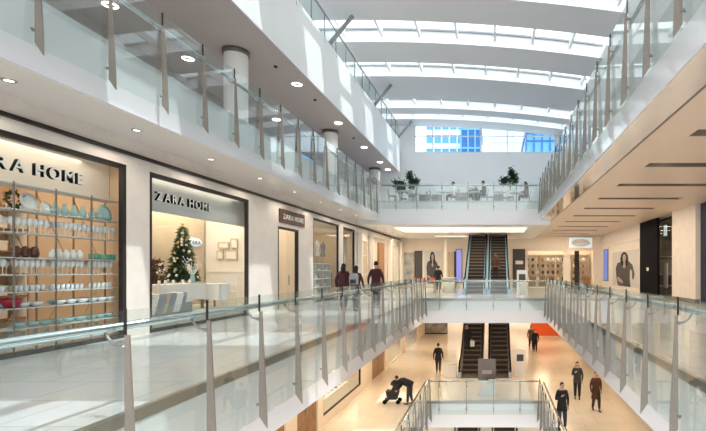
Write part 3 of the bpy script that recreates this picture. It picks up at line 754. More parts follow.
MB_=MB().box(-.12,.12,-.14,.14,0,3.85).box(-.17,.17,-.19,.19,0,.15).box(-.17,.17,-.19,.19,3.7,3.85)
pil=MB_.mesh('pilaster',M['creamw'])
for i,y in enumerate((28.0,30.6,35.95,40.2)):
    o=link('pilaster',pil,None,(-8.02,y,0)); tag(o,['pale pilaster before the sand coloured shutter','pale pilaster after the sand coloured shutter','pale pilaster after the brown shop panel','last pale pilaster at the end of the left shopfronts'][i],'pilaster','pilasters of the far left shopfronts')

# ------------------------------------------------------------------ back wall of middle level
b=MB()
b.box(-12.0,2.6,BKY,BKY+.15,0,UBC-.02)
b.box(2.6,8.6,BKY,BKY+.15,3.2,UB)
for x in (2.6,5.95,8.42): b.box(x,x+.17,BKY-.06,BKY+.15,0,3.19)
b.box(8.6,12.0,BKY,BKY+.15,0,UB); b.box(6.1,6.5,BKY,BKY+.15,0,3.2)
struct('wall_back', b, M['cream'], 'cream shopfront wall at the far end of the middle level')
wpo=[([(.15,.0),(.3,.35),(.25,.6),(.38,.82),(.46,.95),(.56,.95),(.62,.8),(.68,.55),(.85,.3),(.95,0)],'photod'),([(.42,.62),(.42,.85),(.5,.9),(.57,.82),(.56,.62),(.5,.5)],'photol')]
FIG=[([(.18,0),(.1,.22),(.06,.5),(.14,.66),(.3,.70),(.38,.74),(.62,.74),(.72,.69),(.86,.6),(.95,.35),(.9,.2),(.84,.24),(.84,.42),(.76,.5),(.74,.2),(.78,0)],'photod'),
 ([(.34,.62),(.3,.78),(.36,.92),(.46,.97),(.58,.95),(.66,.86),(.68,.74),(.66,.6),(.6,.56),(.42,.55)],'blackc'),
 ([(.43,.73),(.42,.84),(.46,.9),(.54,.9),(.58,.84),(.57,.74),(.5,.68)],'pinkp'),([(.46,.7),(.46,.62),(.42,.56),(.5,.5),(.58,.57),(.55,.62),(.55,.7)],'pinkp'),
 ([(.14,.24),(.22,.26),(.44,.14),(.42,.08),(.2,.14)],'pinkp')]
def figs(k=1): return [([(p[0]*.8+.1,p[1]) for p in q],m) for q,m in FIG]
wp=figs()
panel('grey photographic poster at the left end of the far wall','poster',(X(409,40.4),40.42,.35),0,.95,2.7,'photo','creamw')
panel('dark brown vertical panel on the far wall between two posters','poster',(X(418.5,40.4),40.42,.35),0,.75,2.85,'photod','creamw')
panel('pale poster with a dark-haired figure on the far wall','poster',(X(432.5,40.4),40.42,.3),0,1.5,2.9,'photol','creamw',shape=wp)
o=MB().box(-.12,.12,-.14,.14,0,4.1).box(-.17,.17,-.19,.19,0,.15).mesh('column',M['creamw'])
tag(link('pilaster',o,None,(X(445.5,39),39,0)),'pale square pilaster on the far wall left of the escalators','pilaster')
panel('beige blank panel on the far wall by the escalators','panel',(X(451,40.4),40.42,0),0,.6,3.1,'sand','creamw',name='wall_panel')
panel('narrow violet lit screen on the far wall beside the escalators','screen',(X(459,40.4),40.42,.4),0,.55,2.9,'violet','dark',name='lit_screen')
panel('narrow black doorway panel beside the violet screen','panel',(X(454.8,40.4),40.42,0),0,.22,3.1,'photod','dark',name='wall_panel')
t=panel('dark shop entrance panel right of the escalators','shop entrance',(X(519,40.3),40.38,0),0,1.05,3.3,'photod','dark',name='shop_entrance')
MB().box(-.3,.35,-.05,-.01,2.0,2.3).build('sign_board',M['creamw'],t)
# right back shop
room_y=44
b=MB(); b.box(2.6,9.0,44,44.1,0,4.2); b.box(2.5,2.6,40.65,44,0,4.2); b.box(8.9,9,40.65,44,0,4.2); struct('wall_back', b, M['cream'], 'warm back wall inside the far right shop')
lamp('AREA',(5.8,42.3,3.9),130,(1,.84,.62),5.5,2.4)
def winy(a,c,y,z0,z1,label,mull=(),frame='creamw'):
    w = bpy.data.objects.new('window_%d'%WN[0], None); WN[0]+=1; C.objects.link(w); w.location=((a+c)/2,y,z0); w['kind']='structure'; w['category']='window'; w['label']=label
    h=(c-a)/2; H=z1-z0
    f=MB().box(-h,-h+.07,-.05,.05,0,H).box(h-.07,h,-.05,.05,0,H).box(-h+.07,h-.07,-.05,.05,H-.07,H).box(-h+.07,h-.07,-.05,.05,0,.07)
    for m in mull: f.box(m-.02-(a+c)/2,m+.02-(a+c)/2,-.03,.03,.07,H-.07)
    f.build('window_frame',M[frame],w); MB().box(-h+.07,h-.07,-.006,.006,.07,H-.07).build('pane',M['shopglass'],w)
winy(2.78,5.95,BKY+.02,.0,3.2,'wide window of the far right shop',(3.6,4.4,5.2))
d=bpy.data.objects.new('door_3',None); C.objects.link(d); d.location=(7.5,BKY,0); d['kind']='structure'; d['category']='door'; d['label']='entrance of the far right shop under the pale sign'
MB().box(-.65,-.25,-.03,.03,0,3.15).build('door_leaf',M['dark'],d); MB().box(-.22,-.2,-.06,-.03,.9,1.4).build('door_handle',M['bright'],d)
t=thing('shop_sign','pale blue lit sign board over the far right shop entrance','sign',(7.35,BKY-.1,3.32))
MB().box(-1.1,1.1,0,.1,0,1.05).build('sign_board',M['cream'],t); MB().box(-.98,.98,-.02,0,.1,.95).build('sign_face',M['signl'],t)
MB().lathe([(.001,0),(.8,0),(.8,.012),(.001,.012)],28,(0,0,0),0,(1,.42)).build('oval',M['white2'],t); o=[c for c in children(t) if c.name.startswith('oval')][0]; o.rotation_euler=(PI/2,0,0); o.location=(0,-.02,.52)
me=glyph('Cooooo',.2,.004); me.materials.clear(); me.materials.append(M['grey']); bpy.data.meshes.remove(me)
MB().tube([(-.45,0,0),(-.3,0,.05),(-.15,0,-.02),(0,0,.04),(.15,0,-.02),(.3,0,.03),(.45,0,0)],.015,5).build('script_mark',M['grey'],t,(0,-.035,.52))
# goods in that shop
gd=MB().box(-.3,.3,-.25,.25,0,.85).box(-.34,.34,-.29,.29,.85,.9).mesh('counter',M['wood'])
for i,x in enumerate((3.3,4.2,5.1,8.1)):
    tag(link('display_stand',gd,None,(x,41.6,0)),'brown display stand inside the far right shop, %s from the left'%ORD[i],'display stand','display stands in the far right shop')
for i in range(14):
    x=3.05+(i%3)*.9+random.uniform(0,.3) if i<12 else 8+random.uniform(-.1,.2); pass
t=thing('goods_shelf','tall goods shelf on the back wall of the far right shop','shelf',(5.7,43.8,0))
for z in (.5,1.1,1.7,2.3,2.9): MB().box(-2.9,3,-.25,.15,z,z+.04).build('board',M['sand'],t)
for x in (-2.9,-1.5,0,1.5,2.97): MB().box(x,x+.03,-.25,.15,0,3).build('upright',M['sand'],t)
vs=[MB().lathe([(.001,0),(.1,0),(.13,.15),(.08,.3),(.001,.3)],10).mesh('pot',M[m]) for m in ('leaf','brown','ceramic','wood')]
for j,z in enumerate((.54,1.14,1.74,2.34)):
    for i in range(12):
        k=random.randint(0,3)
        tag(link('jar',vs[k],None,(3.05+i*.47,43.75,z)),['green','dark brown','white','tan'][k]+' jar on the %s goods shelf of the far right shop'%ORD[j],'jar',['green','dark brown','white','tan'][k]+' jars on the %s goods shelf'%ORD[j])

# ------------------------------------------------------------------ right wall of middle level
ops=[(24.3,29.8,0,UB),(2.0,20.3,0,UB)]
struct('wall_right', wallx(9.2,9.35,21.1,40.5,0,UB,[(24.3,29.8,0,UB)]), M['stone'], 'pale stone wall on the right of the middle level')
b=MB(); b.box(9.22,9.42,-8,21.08,0,UB); struct('wall_right', b, M['navy'], 'dark glossy shopfront at the right edge')
# store box (dark)
b=MB(); b.box(11.9,12,24.2,29.9,0,UB); b.box(9.35,12,24.2,24.26,0,UB); b.box(9.35,12,29.8,29.86,0,UB); struct('wall_right', b, M['bronze'], 'dark walls inside the black shop')
b=MB(); b.box(9.18,9.3,26.6,29.8,0,UB-.01); struct('wall_right', b, M['black'], 'black glossy shopfront panel')
t=thing('wall_logo','small white emblem on the black shopfront panel','logo',(9.165,28.25,1.45))
MB().box(-.012,.01,-.2,-.04,0,.2).box(-.012,.01,.02,.16,0,.2).box(-.012,.01,-.04,.02,.08,.2).build('mark',M['white2'],t)
shop_window(9.25,24.35,26.6,0,4.3,label='tall window of the black shop',frame='black',fw=.07)
t=thing('hanging_screen','small bright screen hanging inside the black shop window','screen',(9.75,26.8,3.4)); 
MB().box(-.03,.03,-.3,.3,0,.7).build('screen_body',M['black'],t); MB().box(-.04,-.03,-.26,.26,.04,.66).build('display',M['signl'],t); MB().tube([(0,0,.7),(0,0,1.1)],.012,6).build('hanger',M['steel'],t)
t=thing('goods_shelf','grey shelf unit with goods in the black shop','shelf',(10.45,29.4,0),PI/2)
for z in (.5,1.2,2.3): MB().box(-.2,.2,-.8,.8,z,z+.05).build('board',M['lgrey'],t)
MB().box(.18,.22,-.8,.8,1.25,2.2).build('back_board',M['pinkp'],t)
t=thing('banner_stand','narrow white banner stand in the black shop window','banner',(9.8,27.0,0)); MB().box(-.015,.015,-.32,.32,.5,1.9).build('banner',M['white2'],t); MB().tube([(0,0,0),(0,0,.5)],.02,6).build('pole',M['steel'],t); MB().box(-.12,.12,-.15,.15,0,.02).build('foot',M['steel'],t)
lamp('AREA',(10.5,25.8,4.2),25,(1,.8,.62),1.5,1.2)
t=thing('stone_column','broad pale stone column at the right edge of the black shop','column',(9.15,22.5,0))
MB().box(-.15,.04,-1.4,1.4,0,UB).build('shaft',M['stone'],t); MB().box(-.17,.04,-1.42,1.42,0,.18).build('plinth',M['bronze'],t)
lw=[([(.1,0),(.12,.4),(.3,.62),(.36,.9),(.5,1),(.62,.9),(.66,.62),(.88,.4),(.9,0)],'photod'),([(.42,.62),(.4,.84),(.5,.9),(.58,.82),(.56,.62)],'pinkp')]
panel('large photographic poster of a long-haired figure on the right wall','poster',(9.19,33.35,.3),-PI/2,6.8,2.6,'photol','creamw',shape=figs())
panel('tall blue digital screen on the right wall','screen',(9.15,38.9,.6),-PI/2,1.6,2.6,'blue','dark',name='digital_screen',th=.08)
b=MB(); b.box(9.1,9.2,29.9,40.4,3.45,3.52); b.box(9.1,9.2,29.9,40.4,0,.12); struct('trim_8', b, M['creamw'], 'pale cornice and skirting on the right wall')

# ------------------------------------------------------------------ L2 columns
for i,Y in enumerate((16.7,26.3,36.0)):
    t=thing('round_column',['nearest thick round white column of the upper left gallery','second round white column of the upper left gallery','far round white column of the upper left gallery'][i],'column',(-9.2,Y,UZ),0,'round columns of the upper left gallery')
    MB().lathe([(.39,0),(.39,L2C-UZ-.18)],32).build('shaft',M['white2'],t)
    MB().lathe([(.39,L2C-UZ-.18),(.44,L2C-UZ-.18),(.44,L2C-UZ-.02),(.39,L2C-UZ-.02)],32).build('cap_ring',M['bronze'],t)
t=thing('hanging_screen','bright blue screen beyond the upper left gallery','screen',(-12.3,30.8,7.5)); MB().box(-.08,0,-1.3,1.3,0,1.5).build('screen_body',M['black'],t); MB().box(.0,.02,-1.2,1.2,.1,1.4).build('display',M['bluel'],t)

# ------------------------------------------------------------------ escalators
def escalator(label,loc,W,rise,side,run_extra=1.0):
    t=thing('escalator',label,'escalator',loc)
    th=math.radians(30); tn=math.tan(th); s=.4; n=int(rise/(s*tn))+1
    sm=MB().box(-W/2,W/2,0,s+.02,-.24,-.03).box(-W/2,W/2,-.012,.03,-.055,.0,1).box(-W/2,W/2,.03,s,-.03,-.004)
    sm=sm.mesh('step',[M['step'],M['stepedge']])
    for i in range(n): link('step',sm,t,(0,i*s,(i+1)*s*tn))
    L_=rise/tn
    MB().box(-W/2-.2,W/2+.2,-1.3,0,-.0,.02).build('comb_plate',M['escgrey'],t)
    for sx in (-1,1):
        x=sx*(W/2+.1)
        MB().prism([(-1.2,.02),(-.1,.02),(L_,rise-.05),(L_,rise+.4),(0,.4),(-1.1,.32)],'x',x-.1,x+.1).build('skirt_panel',M[side],t)
        MB().prism([(-1.1,.32),(0,.4),(L_,rise+.4),(L_,rise+.95),(0,.95),(-1.1,.9),(-1.3,.6)],'x',x-.01,x+.01).build('side_glass',M['glass'],t)
        MB().tube([(x,-1.0,.35),(x,-1.3,.45),(x,-1.38,.68),(x,-1.2,.9),(x,-.9,.96),(x,0,1.0),(x,L_,rise+1.0)],.045,8).build('handrail',M['black'],t)
    return t
for (px0,px1,lb) in ((466.5,483.5,'left upper escalator rising to the cafe level'),(490.5,507.0,'right upper escalator rising to the cafe level')):
    xa=X(px0,30);xb=X(px1,30)
    escalator(lb,((xa+xb)/2,30.0,0),xb-xa,UBC-.05,'escblue')
for (px0,px1,lb) in ((462.5,480.0,'left lower escalator rising from the lower level'),(491,508,'right lower escalator rising from the lower level')):
    xa=X(px0,28.4);xb=X(px1,28.4)
    escalator(lb,((xa+xb)/2,28.4,LZ),xb-xa,-LZ+SB-.05,'escgrey')

for (px0,px1,lb) in ((453,476,'left basement escalator seen under the lowest opening'),(494,517,'right basement escalator seen under the lowest opening')):
    xa=X(px0,25);xb=X(px1,25)
    escalator(lb,((xa+xb)/2,25.2,-10),xb-xa,3.8,'escgrey')
# ------------------------------------------------------------------ lower level shops
ops=[(12,15.5,LZ,-2.2),(16.4,18.3,LZ,-2.0),(18.9,24.2,LZ+.35,-2.0),(26.4,29.4,LZ,-2.0),(30.4,35,LZ,-2.0),(36.2,42,LZ,-2)]
struct('wall_left', wallx(-7.05,-6.9,8,56,LZ,SB,ops), M['cream'], 'cream shopfront wall on the left of the lower level')
b=MB(); b.box(-10.5,-10.4,8,56,LZ,SB); struct('wall_left', b, M['creamw'], 'pale back wall of the lower left shops')
shop_window(-6.96,18.9,24.2,LZ+.35,-2.0,label='lower left shop window with rows of goods',frame='dark',fw=.06)
shop_window(-6.96,30.4,35,LZ,-2.0,label='lower left shop window beyond the brown doors',frame='creamw',fw=.1)
shop_window(-6.96,36.2,42,LZ,-2.0,label='farthest lower left shop window',frame='creamw',fw=.1)
for i,(a,c) in enumerate(((12,15.5),(16.4,18.3),(26.4,29.4))):
    d=bpy.data.objects.new('door_%d'%(4+i),None); C.objects.link(d); d.location=(-7.0,(a+c)/2,LZ); d['kind']='structure'; d['category']='door'; d['label']='brown wooden door panel on the lower level'
    h=(c-a)/2; MB().box(-.04,.04,-h,-.01,0,2.7).build('door_leaf',M['wood'],d); MB().box(-.04,.04,.01,h,0,2.7).build('door_leaf',M['wood'],d); MB().box(.05,.08,-.08,-.05,.9,1.4).build('door_handle',M['bright'],d)
lamp('AREA',(-8.6,21.5,SB-.1),130,(1,.86,.66),2.4,5); lamp('AREA',(-8.6,34,SB-.1),150,(1,.82,.6),2.4,10)
t=thing('stepped_display','white stepped display in the lower left shop window','display stand',(-7.6,21.5,LZ))
for k in range(3): MB().box(-.25-k*.4-.2,.2-k*.4-.05,-2.4,2.4,0,.6+k*.35).build('tier',M['white2'],t)
def shoe_mesh(m):
    return MB().prism([(-.13,0),(.13,0),(.14,.035),(.02,.06),(-.04,.11),(-.12,.12),(-.14,.06)],'x',-.045,.045).prism([(-.14,-.02),(-.07,-.02),(-.07,0),(-.14,0)],'x',-.04,.04).mesh('shoe',m)
shm=[shoe_mesh(M['black']),shoe_mesh(M['brown']),shoe_mesh(M['lgrey'])]
for k in range(3):
    for i in range(9):
        q=random.randint(0,2)
        o=tag(link('shoe',shm[q],None,(-7.72-k*.4+.02,19.4+i*.52,LZ+.62+k*.35),-PI/2),['black','brown','grey'][q]+' shoe on the %s tier of the lower left shop display'%['front','middle','back'][k],'shoe',['black','brown','grey'][q]+' shoes on the %s tier'%['front','middle','back'][k])
b=MB(); b.box(6.3,6.45,8,56,LZ,SB); struct('wall_right', b, M['cream'], 'cream wall on the right of the lower level')
b=MB(); b.box(6.2,6.3,18,23.5,LZ,LZ+.5); b.box(6.2,6.3,26,33,LZ,LZ+2.6); struct('trim_9', b, M['bronze'], 'brown bases along the lower right wall')
b=MB(); b.box(-10.5,9.5,56,56.1,LZ,SB); struct('wall_back', b, M['cream'], 'cream wall at the far end of the lower level')
t=thing('glass_shop_front','far dark glass shopfront on the lower level left of the escalators','shopfront',(-5.8,46,LZ))
MB().box(-1.0,1.1,-.02,.02,.1,2.9).build('pane',M['photo'],t); MB().box(-1.05,1.15,-.04,.04,0,.1).box(-1.05,-1,-.04,.04,.1,3).box(1.1,1.15,-.04,.04,.1,3).box(-1.05,1.15,-.04,.04,2.9,3).build('frame',M['dark'],t)
t=thing('orange_hoarding','bright orange hoarding at the far right of the lower level','hoarding',(X(545,44),44,LZ))
MB().box(-1.35,1.25,-.05,.05,0,2.6).build('board',M['orange'],t); MB().box(-1.4,1.3,-.1,.1,0,.08).build('base_rail',M['cream'],t)
for (x,y,p) in ((-5,14,70),(-5,19,80),(-5,24,90),(-1,27,60),(3.8,27,90),(4.3,21,80),(4.3,15,70),(-4.4,31,110),(3.6,33,110),(-4.4,38,110),(0,44,160),(4,40,110),(-3.4,50,110),(3,52,90)):
    lamp('AREA',(x,y,SB-.06),p*.72,(1,.74,.47),1.2,1.2)
    t=thing('ceiling_light','square warm ceiling light above the lower level at %s'%('%s %s'%('left' if x<-2 else ('right' if x>2 else 'centre'),'row '+str(int(y)))),'ceiling light',(x,y,SB),0,'ceiling lights of the lower level')
    t['label']='square warm ceiling panel hidden under the middle floor slab'
    MB().box(-.6,.6,-.6,.6,-.03,-.001).build('diffuser',M['cove'],t); MB().box(-.66,.66,-.66,-.6,-.04,-.001).box(-.66,.66,.6,.66,-.04,-.001).box(-.66,-.6,-.6,.6,-.04,-.001).box(.6,.66,-.6,.6,-.04,-.001).build('frame',M['white2'],t)
# sign board on lower floor, totem, planter box
t=thing('sign_stand','dark board on a stand between the lower escalators and the opening','sign',(X(487,24.2),24.2,LZ))
MB().box(-.46,.46,-.03,.03,.58,1.68).build('sign_board',M['bronze'],t); MB().box(-.25,.25,-.035,-.03,.9,1.1).build('sign_text_band',M['pinkp'],t); MB().tube([(0,0,.02),(0,0,.58)],.025,8).build('pole',M['steel'],t); MB().box(-.3,.3,-.2,.2,0,.02).build('base',M['steel'],t)
t=thing('information_counter','curved white counter in front of the dark board','counter',(X(487,23.4),23.4,LZ))
MB().prism([(-.5,0),(.42,0),(.42,.72),(.1,.72),(-.15,.6),(-.35,.35)],'y',-.22,.2).build('counter_body',M['lgrey'],t); MB().box(.08,.46,-.25,.23,.72,.76).build('counter_top',M['white2'],t)
for (px,py,Yt,zf,lb) in ((520,0,28.0,LZ,'white totem with a dark screen right of the lower escalators'),(522,0,29.3,0,'white totem with a dark screen right of the upper escalators')):
    t=thing('information_totem',lb,'totem',(X(px,Yt),Yt,zf)); MB().box(-.32,.32,-.15,.15,0,1.5).box(-.36,.36,-.19,.19,0,.06).build('totem_body',M['white2'],t); MB().box(-.2,.2,-.16,-.15,.85,1.25).build('display',M['photod'],t)
t=thing('planter_box','white box at the left foot of the lower escalators','planter',(X(450.5,27.6),27.6,LZ)); MB().box(-.34,.34,-.25,.25,0,.72).build('box_body',M['white2'],t); MB().box(-.37,.37,-.28,.28,.72,.76).build('rim',M['lgrey'],t)
t=thing('service_counter','cream kiosk counter left of the upper escalators','counter',(X(449,31.5),31.5,0)); MB().lathe([(.001,0),(.42,0),(.42,.95),(.001,.95)],20).build('counter_body',M['creamw'],t); MB().lathe([(.001,.95),(.5,.95),(.5,1.0),(.001,1.0)],20).build('counter_top',M['white2'],t)
t=thing('display_table','red and brown sale table far left beyond the middle balustrade','table',(X(424,31),31,0)); MB().box(-.8,.8,-.4,.4,.72,.78).build('tabletop',M['wood'],t)
for sx in (-.7,.7):
    for sy in (-.33,.33): MB().box(sx-.03,sx+.03,sy-.03,sy+.03,0,.72).build('leg',M['wood'],t)
for i in range(5):
    tag(MB().prism([(-.12,0),(.12,0),(.09,.2),(-.09,.2)],'y',-.06,.06).tube([(-.05,0,.2),(-.04,0,.28),(.04,0,.28),(.05,0,.2)],.006,5).build('gift_bag',M['red' if i%2 else 'orange'],None,(X(424,31)-.6+i*.3,31,.78)),('red' if i%2 else 'orange')+' gift bag on the sale table','bag','gift bags on the sale table '+('red' if i%2 else 'orange'))

# ------------------------------------------------------------------ people
def seg_d(p,a,b):
    ab=b-a; t=max(0,min(1,(p-a).dot(ab)/max(ab.length_squared,1e-9))); return (p-(a+ab*t)).length
PN=[0]
def person(label,loc,rz,h,top,legs,coat=None,hem=.45,hair='short',pose='stand',hairm='hair',lean=0.0,group=None,stride=.12,bare=False):
    t=thing('person',label,'person',loc,rz,group); S=h/1.75
    # joints; facing -Y
    hipz=.93; fwd=-1
    J={}
    if pose=='sit':
        J.update(hL=(.09,0,.5),hR=(-.09,0,.5),kL=(.12,-.42,.52),kR=(-.12,-.42,.52),aL=(.12,-.42,.09),aR=(-.12,-.40,.09),pel=(0,0,.52),bel=(0,.02,.68),che=(0,-.02,.92),nk=(0,-.03,1.08),hd=(0,-.05,1.22))
        dz=-.43
    else:
        st=stride
        J.update(hL=(.09,0,.9),hR=(-.09,0,.9),kL=(.10,-st*.8,.49),kR=(-.10,st*.2-.02,.49),aL=(.10,-st,.09),aR=(-.10,st,.09),pel=(0,0,.95),bel=(0,.01,1.1),che=(0,0,1.33),nk=(0,0,1.5),hd=(0,-.01,1.64))
        dz=0
    sh=Vector(J['che'])+Vector((0,.01,.1)); 
    if pose=='bend':
        def B(p,base=Vector((0,0,.95)),a=math.radians(68)):
            v=Vector(p)-base; return tuple(base+Vector((v.x, v.y*math.cos(a)-v.z*math.sin(a), v.z*math.cos(a)+v.y*math.sin(a))))
        for k in ('bel','che','nk','hd'): J[k]=B(J[k])
        sh=Vector(B(sh))
    J['sL']=tuple(sh+Vector((.17,0,0))); J['sR']=tuple(sh+Vector((-.17,0,0)))
    if pose=='sit': J.update(eL=(.24,-.08,.76),eR=(-.24,-.08,.76),wL=(.12,-.32,.74),wR=(-.12,-.32,.74))
    elif pose=='bend': J.update(eL=tuple(sh+Vector((.2,-.02,-.28))),eR=tuple(sh+Vector((-.2,-.02,-.28))),wL=tuple(sh+Vector((.14,-.16,-.48))),wR=tuple(sh+Vector((-.14,-.16,-.48))))
    elif pose=='phone': J.update(eL=(.25,.04,1.14),eR=(-.24,.0,1.14),wL=(.24,.0,.88),wR=(-.10,-.26,1.32))
    elif pose=='back': J.update(eL=(.25,.03,1.14),eR=(-.25,.03,1.14),wL=(.2,-.16,1.0),wR=(-.2,-.16,1.0))
    else: J.update(eL=(.265,.05+stride*.3,1.14),eR=(-.265,.05-stride*.3,1.14),wL=(.27,-.04+stride*.7,.88),wR=(-.27,-.04-stride*.7,.88))
    R=dict(pel=.135,bel=.13,che=.15,nk=.055,hd=.05,sL=.07,sR=.07,eL=.045,eR=.045,wL=.028,wR=.028,hL=.105,hR=.105,kL=.072,kR=.072,aL=.048,aR=.048)
    E=[('pel','bel',0),('bel','che',0),('che','nk',0),('nk','hd',2),('che','sL',0),('sL','eL',0),('eL','wL',0),('che','sR',0),('sR','eR',0),('eR','wR',0),('pel','hL',1),('hL','kL',1),('kL','aL',1),('pel','hR',1),('hR','kR',1),('kR','aR',1)]
    keys=list(J); idx={k:i for i,k in enumerate(keys)}
    me=bpy.data.meshes.new('sk'); me.from_pydata([Vector(J[k])*S for k in keys],[(idx[a],idx[b_]) for a,b_,_ in E],[])
    o=bpy.data.objects.new('sk',me); C.objects.link(o); md=o.modifiers.new('Skin','SKIN'); md.use_smooth_shade=True
    for k in keys:
        d=me.skin_vertices[0].data[idx[k]]; r=R[k]*S; r*=1.18; d.radius=(r,r*(.8 if k in('che','bel','pel') else 1)); d.use_root=(k=='pel')
    ss=o.modifiers.new('Sub','SUBSURF'); ss.levels=1; ss.render_levels=1
    dg=bpy.context.evaluated_depsgraph_get(); ev=bpy.data.meshes.new_from_object(o.evaluated_get(dg)); bpy.data.objects.remove(o)
    b=MB(); vs=[v.co.copy() for v in ev.vertices]
    segs=[(Vector(J[a])*S,Vector(J[c])*S,m) for a,c,m in E]
    mi=[]
    for p in ev.polygons:
        c=p.center; best=min(segs,key=lambda s_:seg_d(c,s_[0],s_[1])/ .1); mi.append(best[2])
    b.v=[tuple(v) for v in vs]; b.f=[list(p.vertices) for p in ev.polygons]; b.mi=mi; b.sm=[True]*len(b.f)
    bpy.data.meshes.remove(ev)
    hd=Vector(J['hd'])*S; nk=Vector(J['nk'])*S; up=(hd-nk).normalized()
    fd=Vector((0,-1,0)) if pose!='bend' else Vector((0,-.35,-1)).normalized()
    hc=hd+up*.035*S
    # head, nose, ears, eyes, mouth
    b.ball(hc,(.078*S,.095*S,.118*S),2,14,10); b.ball(hc+fd*.10*S-Vector((0,0,.012*S)),(.014*S,.02*S,.024*S),2,6,5)
    for sx in (-1,1):
        b.ball(hc+Vector((sx*.08*S,.0,-.01*S)),(.012*S,.022*S,.032*S),2,6,5); b.ball(hc+fd*.082*S+Vector((sx*.032*S,0,.012*S)),.011*S,4,6,4)
    b.ball(hc+fd*.085*S-Vector((0,0,.05*S)),(.026*S,.008*S,.008*S),5,6,4)
    for s_ in 'LR':
        w=Vector(J['w'+s_])*S; e=Vector(J['e'+s_])*S; d=(w-e).normalized(); sgn=1 if s_=='L' else -1
        lat=Vector((0,-1,0)) if abs(d.z)>.6 else Vector((-sgn,0,0)); nrm=d.cross(lat).normalized()
        b.tube([w-d*.01*S,w+d*.04*S,w+d*.09*S],[.026*S,.036*S,.034*S],8,2,True,.55)
        for k in range(4):
            q=w+d*.085*S+lat*(k-1.5)*.019*S; ln=[.062,.075,.07,.055][k]*S; c_=nrm*.012*S*(-sgn)
            b.tube([q,q+d*ln*.5+c_*.3,q+d*ln*.8+c_,q+d*ln+c_*2],[.0095*S,.009*S,.008*S,.006*S],5,2)
        q=w+d*.03*S+lat*.03*S; b.tube([q,q+d*.03*S+lat*.025*S,q+d*.06*S+lat*.03*S],[.012*S,.011*S,.008*S],5,2)
        a=Vector(J['a'+s_])*S
        b.tube([a+Vector((0,.05*S,-.055*S)),a+Vector((0,0,-.035*S)),a+Vector((0,-.09*S,-.052*S)),a+Vector((0,-.19*S,-.066*S))],[.035*S,.045*S,.037*S,.022*S],8,3)
    b.build('body',[K[top],K[legs],M['skin'],K['shoe'],M['black'],M['red']],t)
    # hair
    hb=MB()
    seg=14; rings=7; 
    sc=Vector((.086*S,.102*S,.125*S)); v=[]
    for i in range(rings+1):
        for k in range(seg):
            a=2*PI*k/seg; front=(1-math.sin(a)*-1)/2 # sin<0 is -Y (front)
            fr=max(0,-math.sin(a)); lim=(PI*.60)*(1-fr)+PI*.30*fr
            ph=lim*i/rings; v.append(hc+Vector((sc.x*math.sin(ph)*math.cos(a),sc.y*math.sin(ph)*math.sin(a)+.008*S,sc.z*math.cos(ph)+.006*S)))
    hb.add(v,[(i*seg+k,(i+1)*seg+k,(i+1)*seg+(k+1)%seg,i*seg+(k+1)%seg) for i in range(rings) for k in range(seg)],0,True)
    if hair=='long': hb.tube([hc+Vector((0,.03,.02))*S,hc+Vector((0,.07,-.08))*S,hc+Vector((0,.085,-.2))*S,hc+Vector((0,.09,-.32))*S],[.08*S,.09*S,.095*S,.05*S],10)
    if hair=='bun': hb.ball(hc+Vector((0,.1,.05))*S,.045*S)
    hb.build('hair',K[hairm],t)
    if coat:
        cb=MB()
        if pose=='stand' or pose=='back' or pose=='phone': prof=[(.07,1.5),(.13,1.47),(.185,1.41),(.19,1.32),(.182,1.2),(.172,1.08),(.19,.95),(.205,.8),(.22,hem)]
        elif pose=='sit': prof=[(.07,1.08),(.15,1.05),(.195,.96),(.2,.8),(.195,.66),(.22,.5)]
        else: prof=None
        if prof: cb.lathe([(r*S,z*S) for r,z in prof],18,(0,.005,0),0,(1,.72))
        else:
            a=Vector(J['pel'])*S; c=Vector(J['che'])*S; d=(c-a); cb.tube([a-d*.3,a,a+d*.5,c,c+d*.28],[.17*S,.185*S,.18*S,.18*S,.09*S],14,0,True)
        cb.build('coat',K[coat],t)
    return t
def at(px,Y): return X(px,Y)
# middle walkway
person('woman in a maroon jacket walking away past the third window, left of the pair',(at(343.5,17.5),17.5,0),PI,1.70,'maroon','charcoal','maroon',.86,'long',stride=.1)
pr=person('woman in a maroon jacket with a grey backpack walking away, right of the pair',(at(356,17.2),17.2,0),PI,1.62,'maroon','charcoal','maroon',.86,'long',stride=.14)
t=thing('backpack','small grey backpack worn by the right woman of the pair','backpack',(at(356,17.2),17.2-.27,.98)); MB().prism([(-.14,0),(.14,0),(.15,.3),(.08,.4),(-.08,.4),(-.15,.3)],'y',-.07,.09).build('bag_body',K['greyc'],t); MB().prism([(-.1,.04),(.1,.04),(.1,.18),(-.1,.18)],'y',-.1,-.07).build('pocket',K['charcoal'],t)
person('man in a maroon jumper and dark trousers walking away along the left walkway',(at(376,18.5),18.5,0),PI,1.80,'maroon','charcoal','maroon',.86,'short',stride=.16)
person('person in black standing by the far counter left of the escalators',(at(438.5,32.5),32.5,0),PI,1.75,'black','charcoal','black',.8,'bun',stride=.03)
person('person with brown hair in a brown jacket riding the right upper escalator',(at(495.5,31.6),31.6,.93),PI,1.65,'brown','charcoal','brown',.8,'long',hairm='hairb',stride=.02)
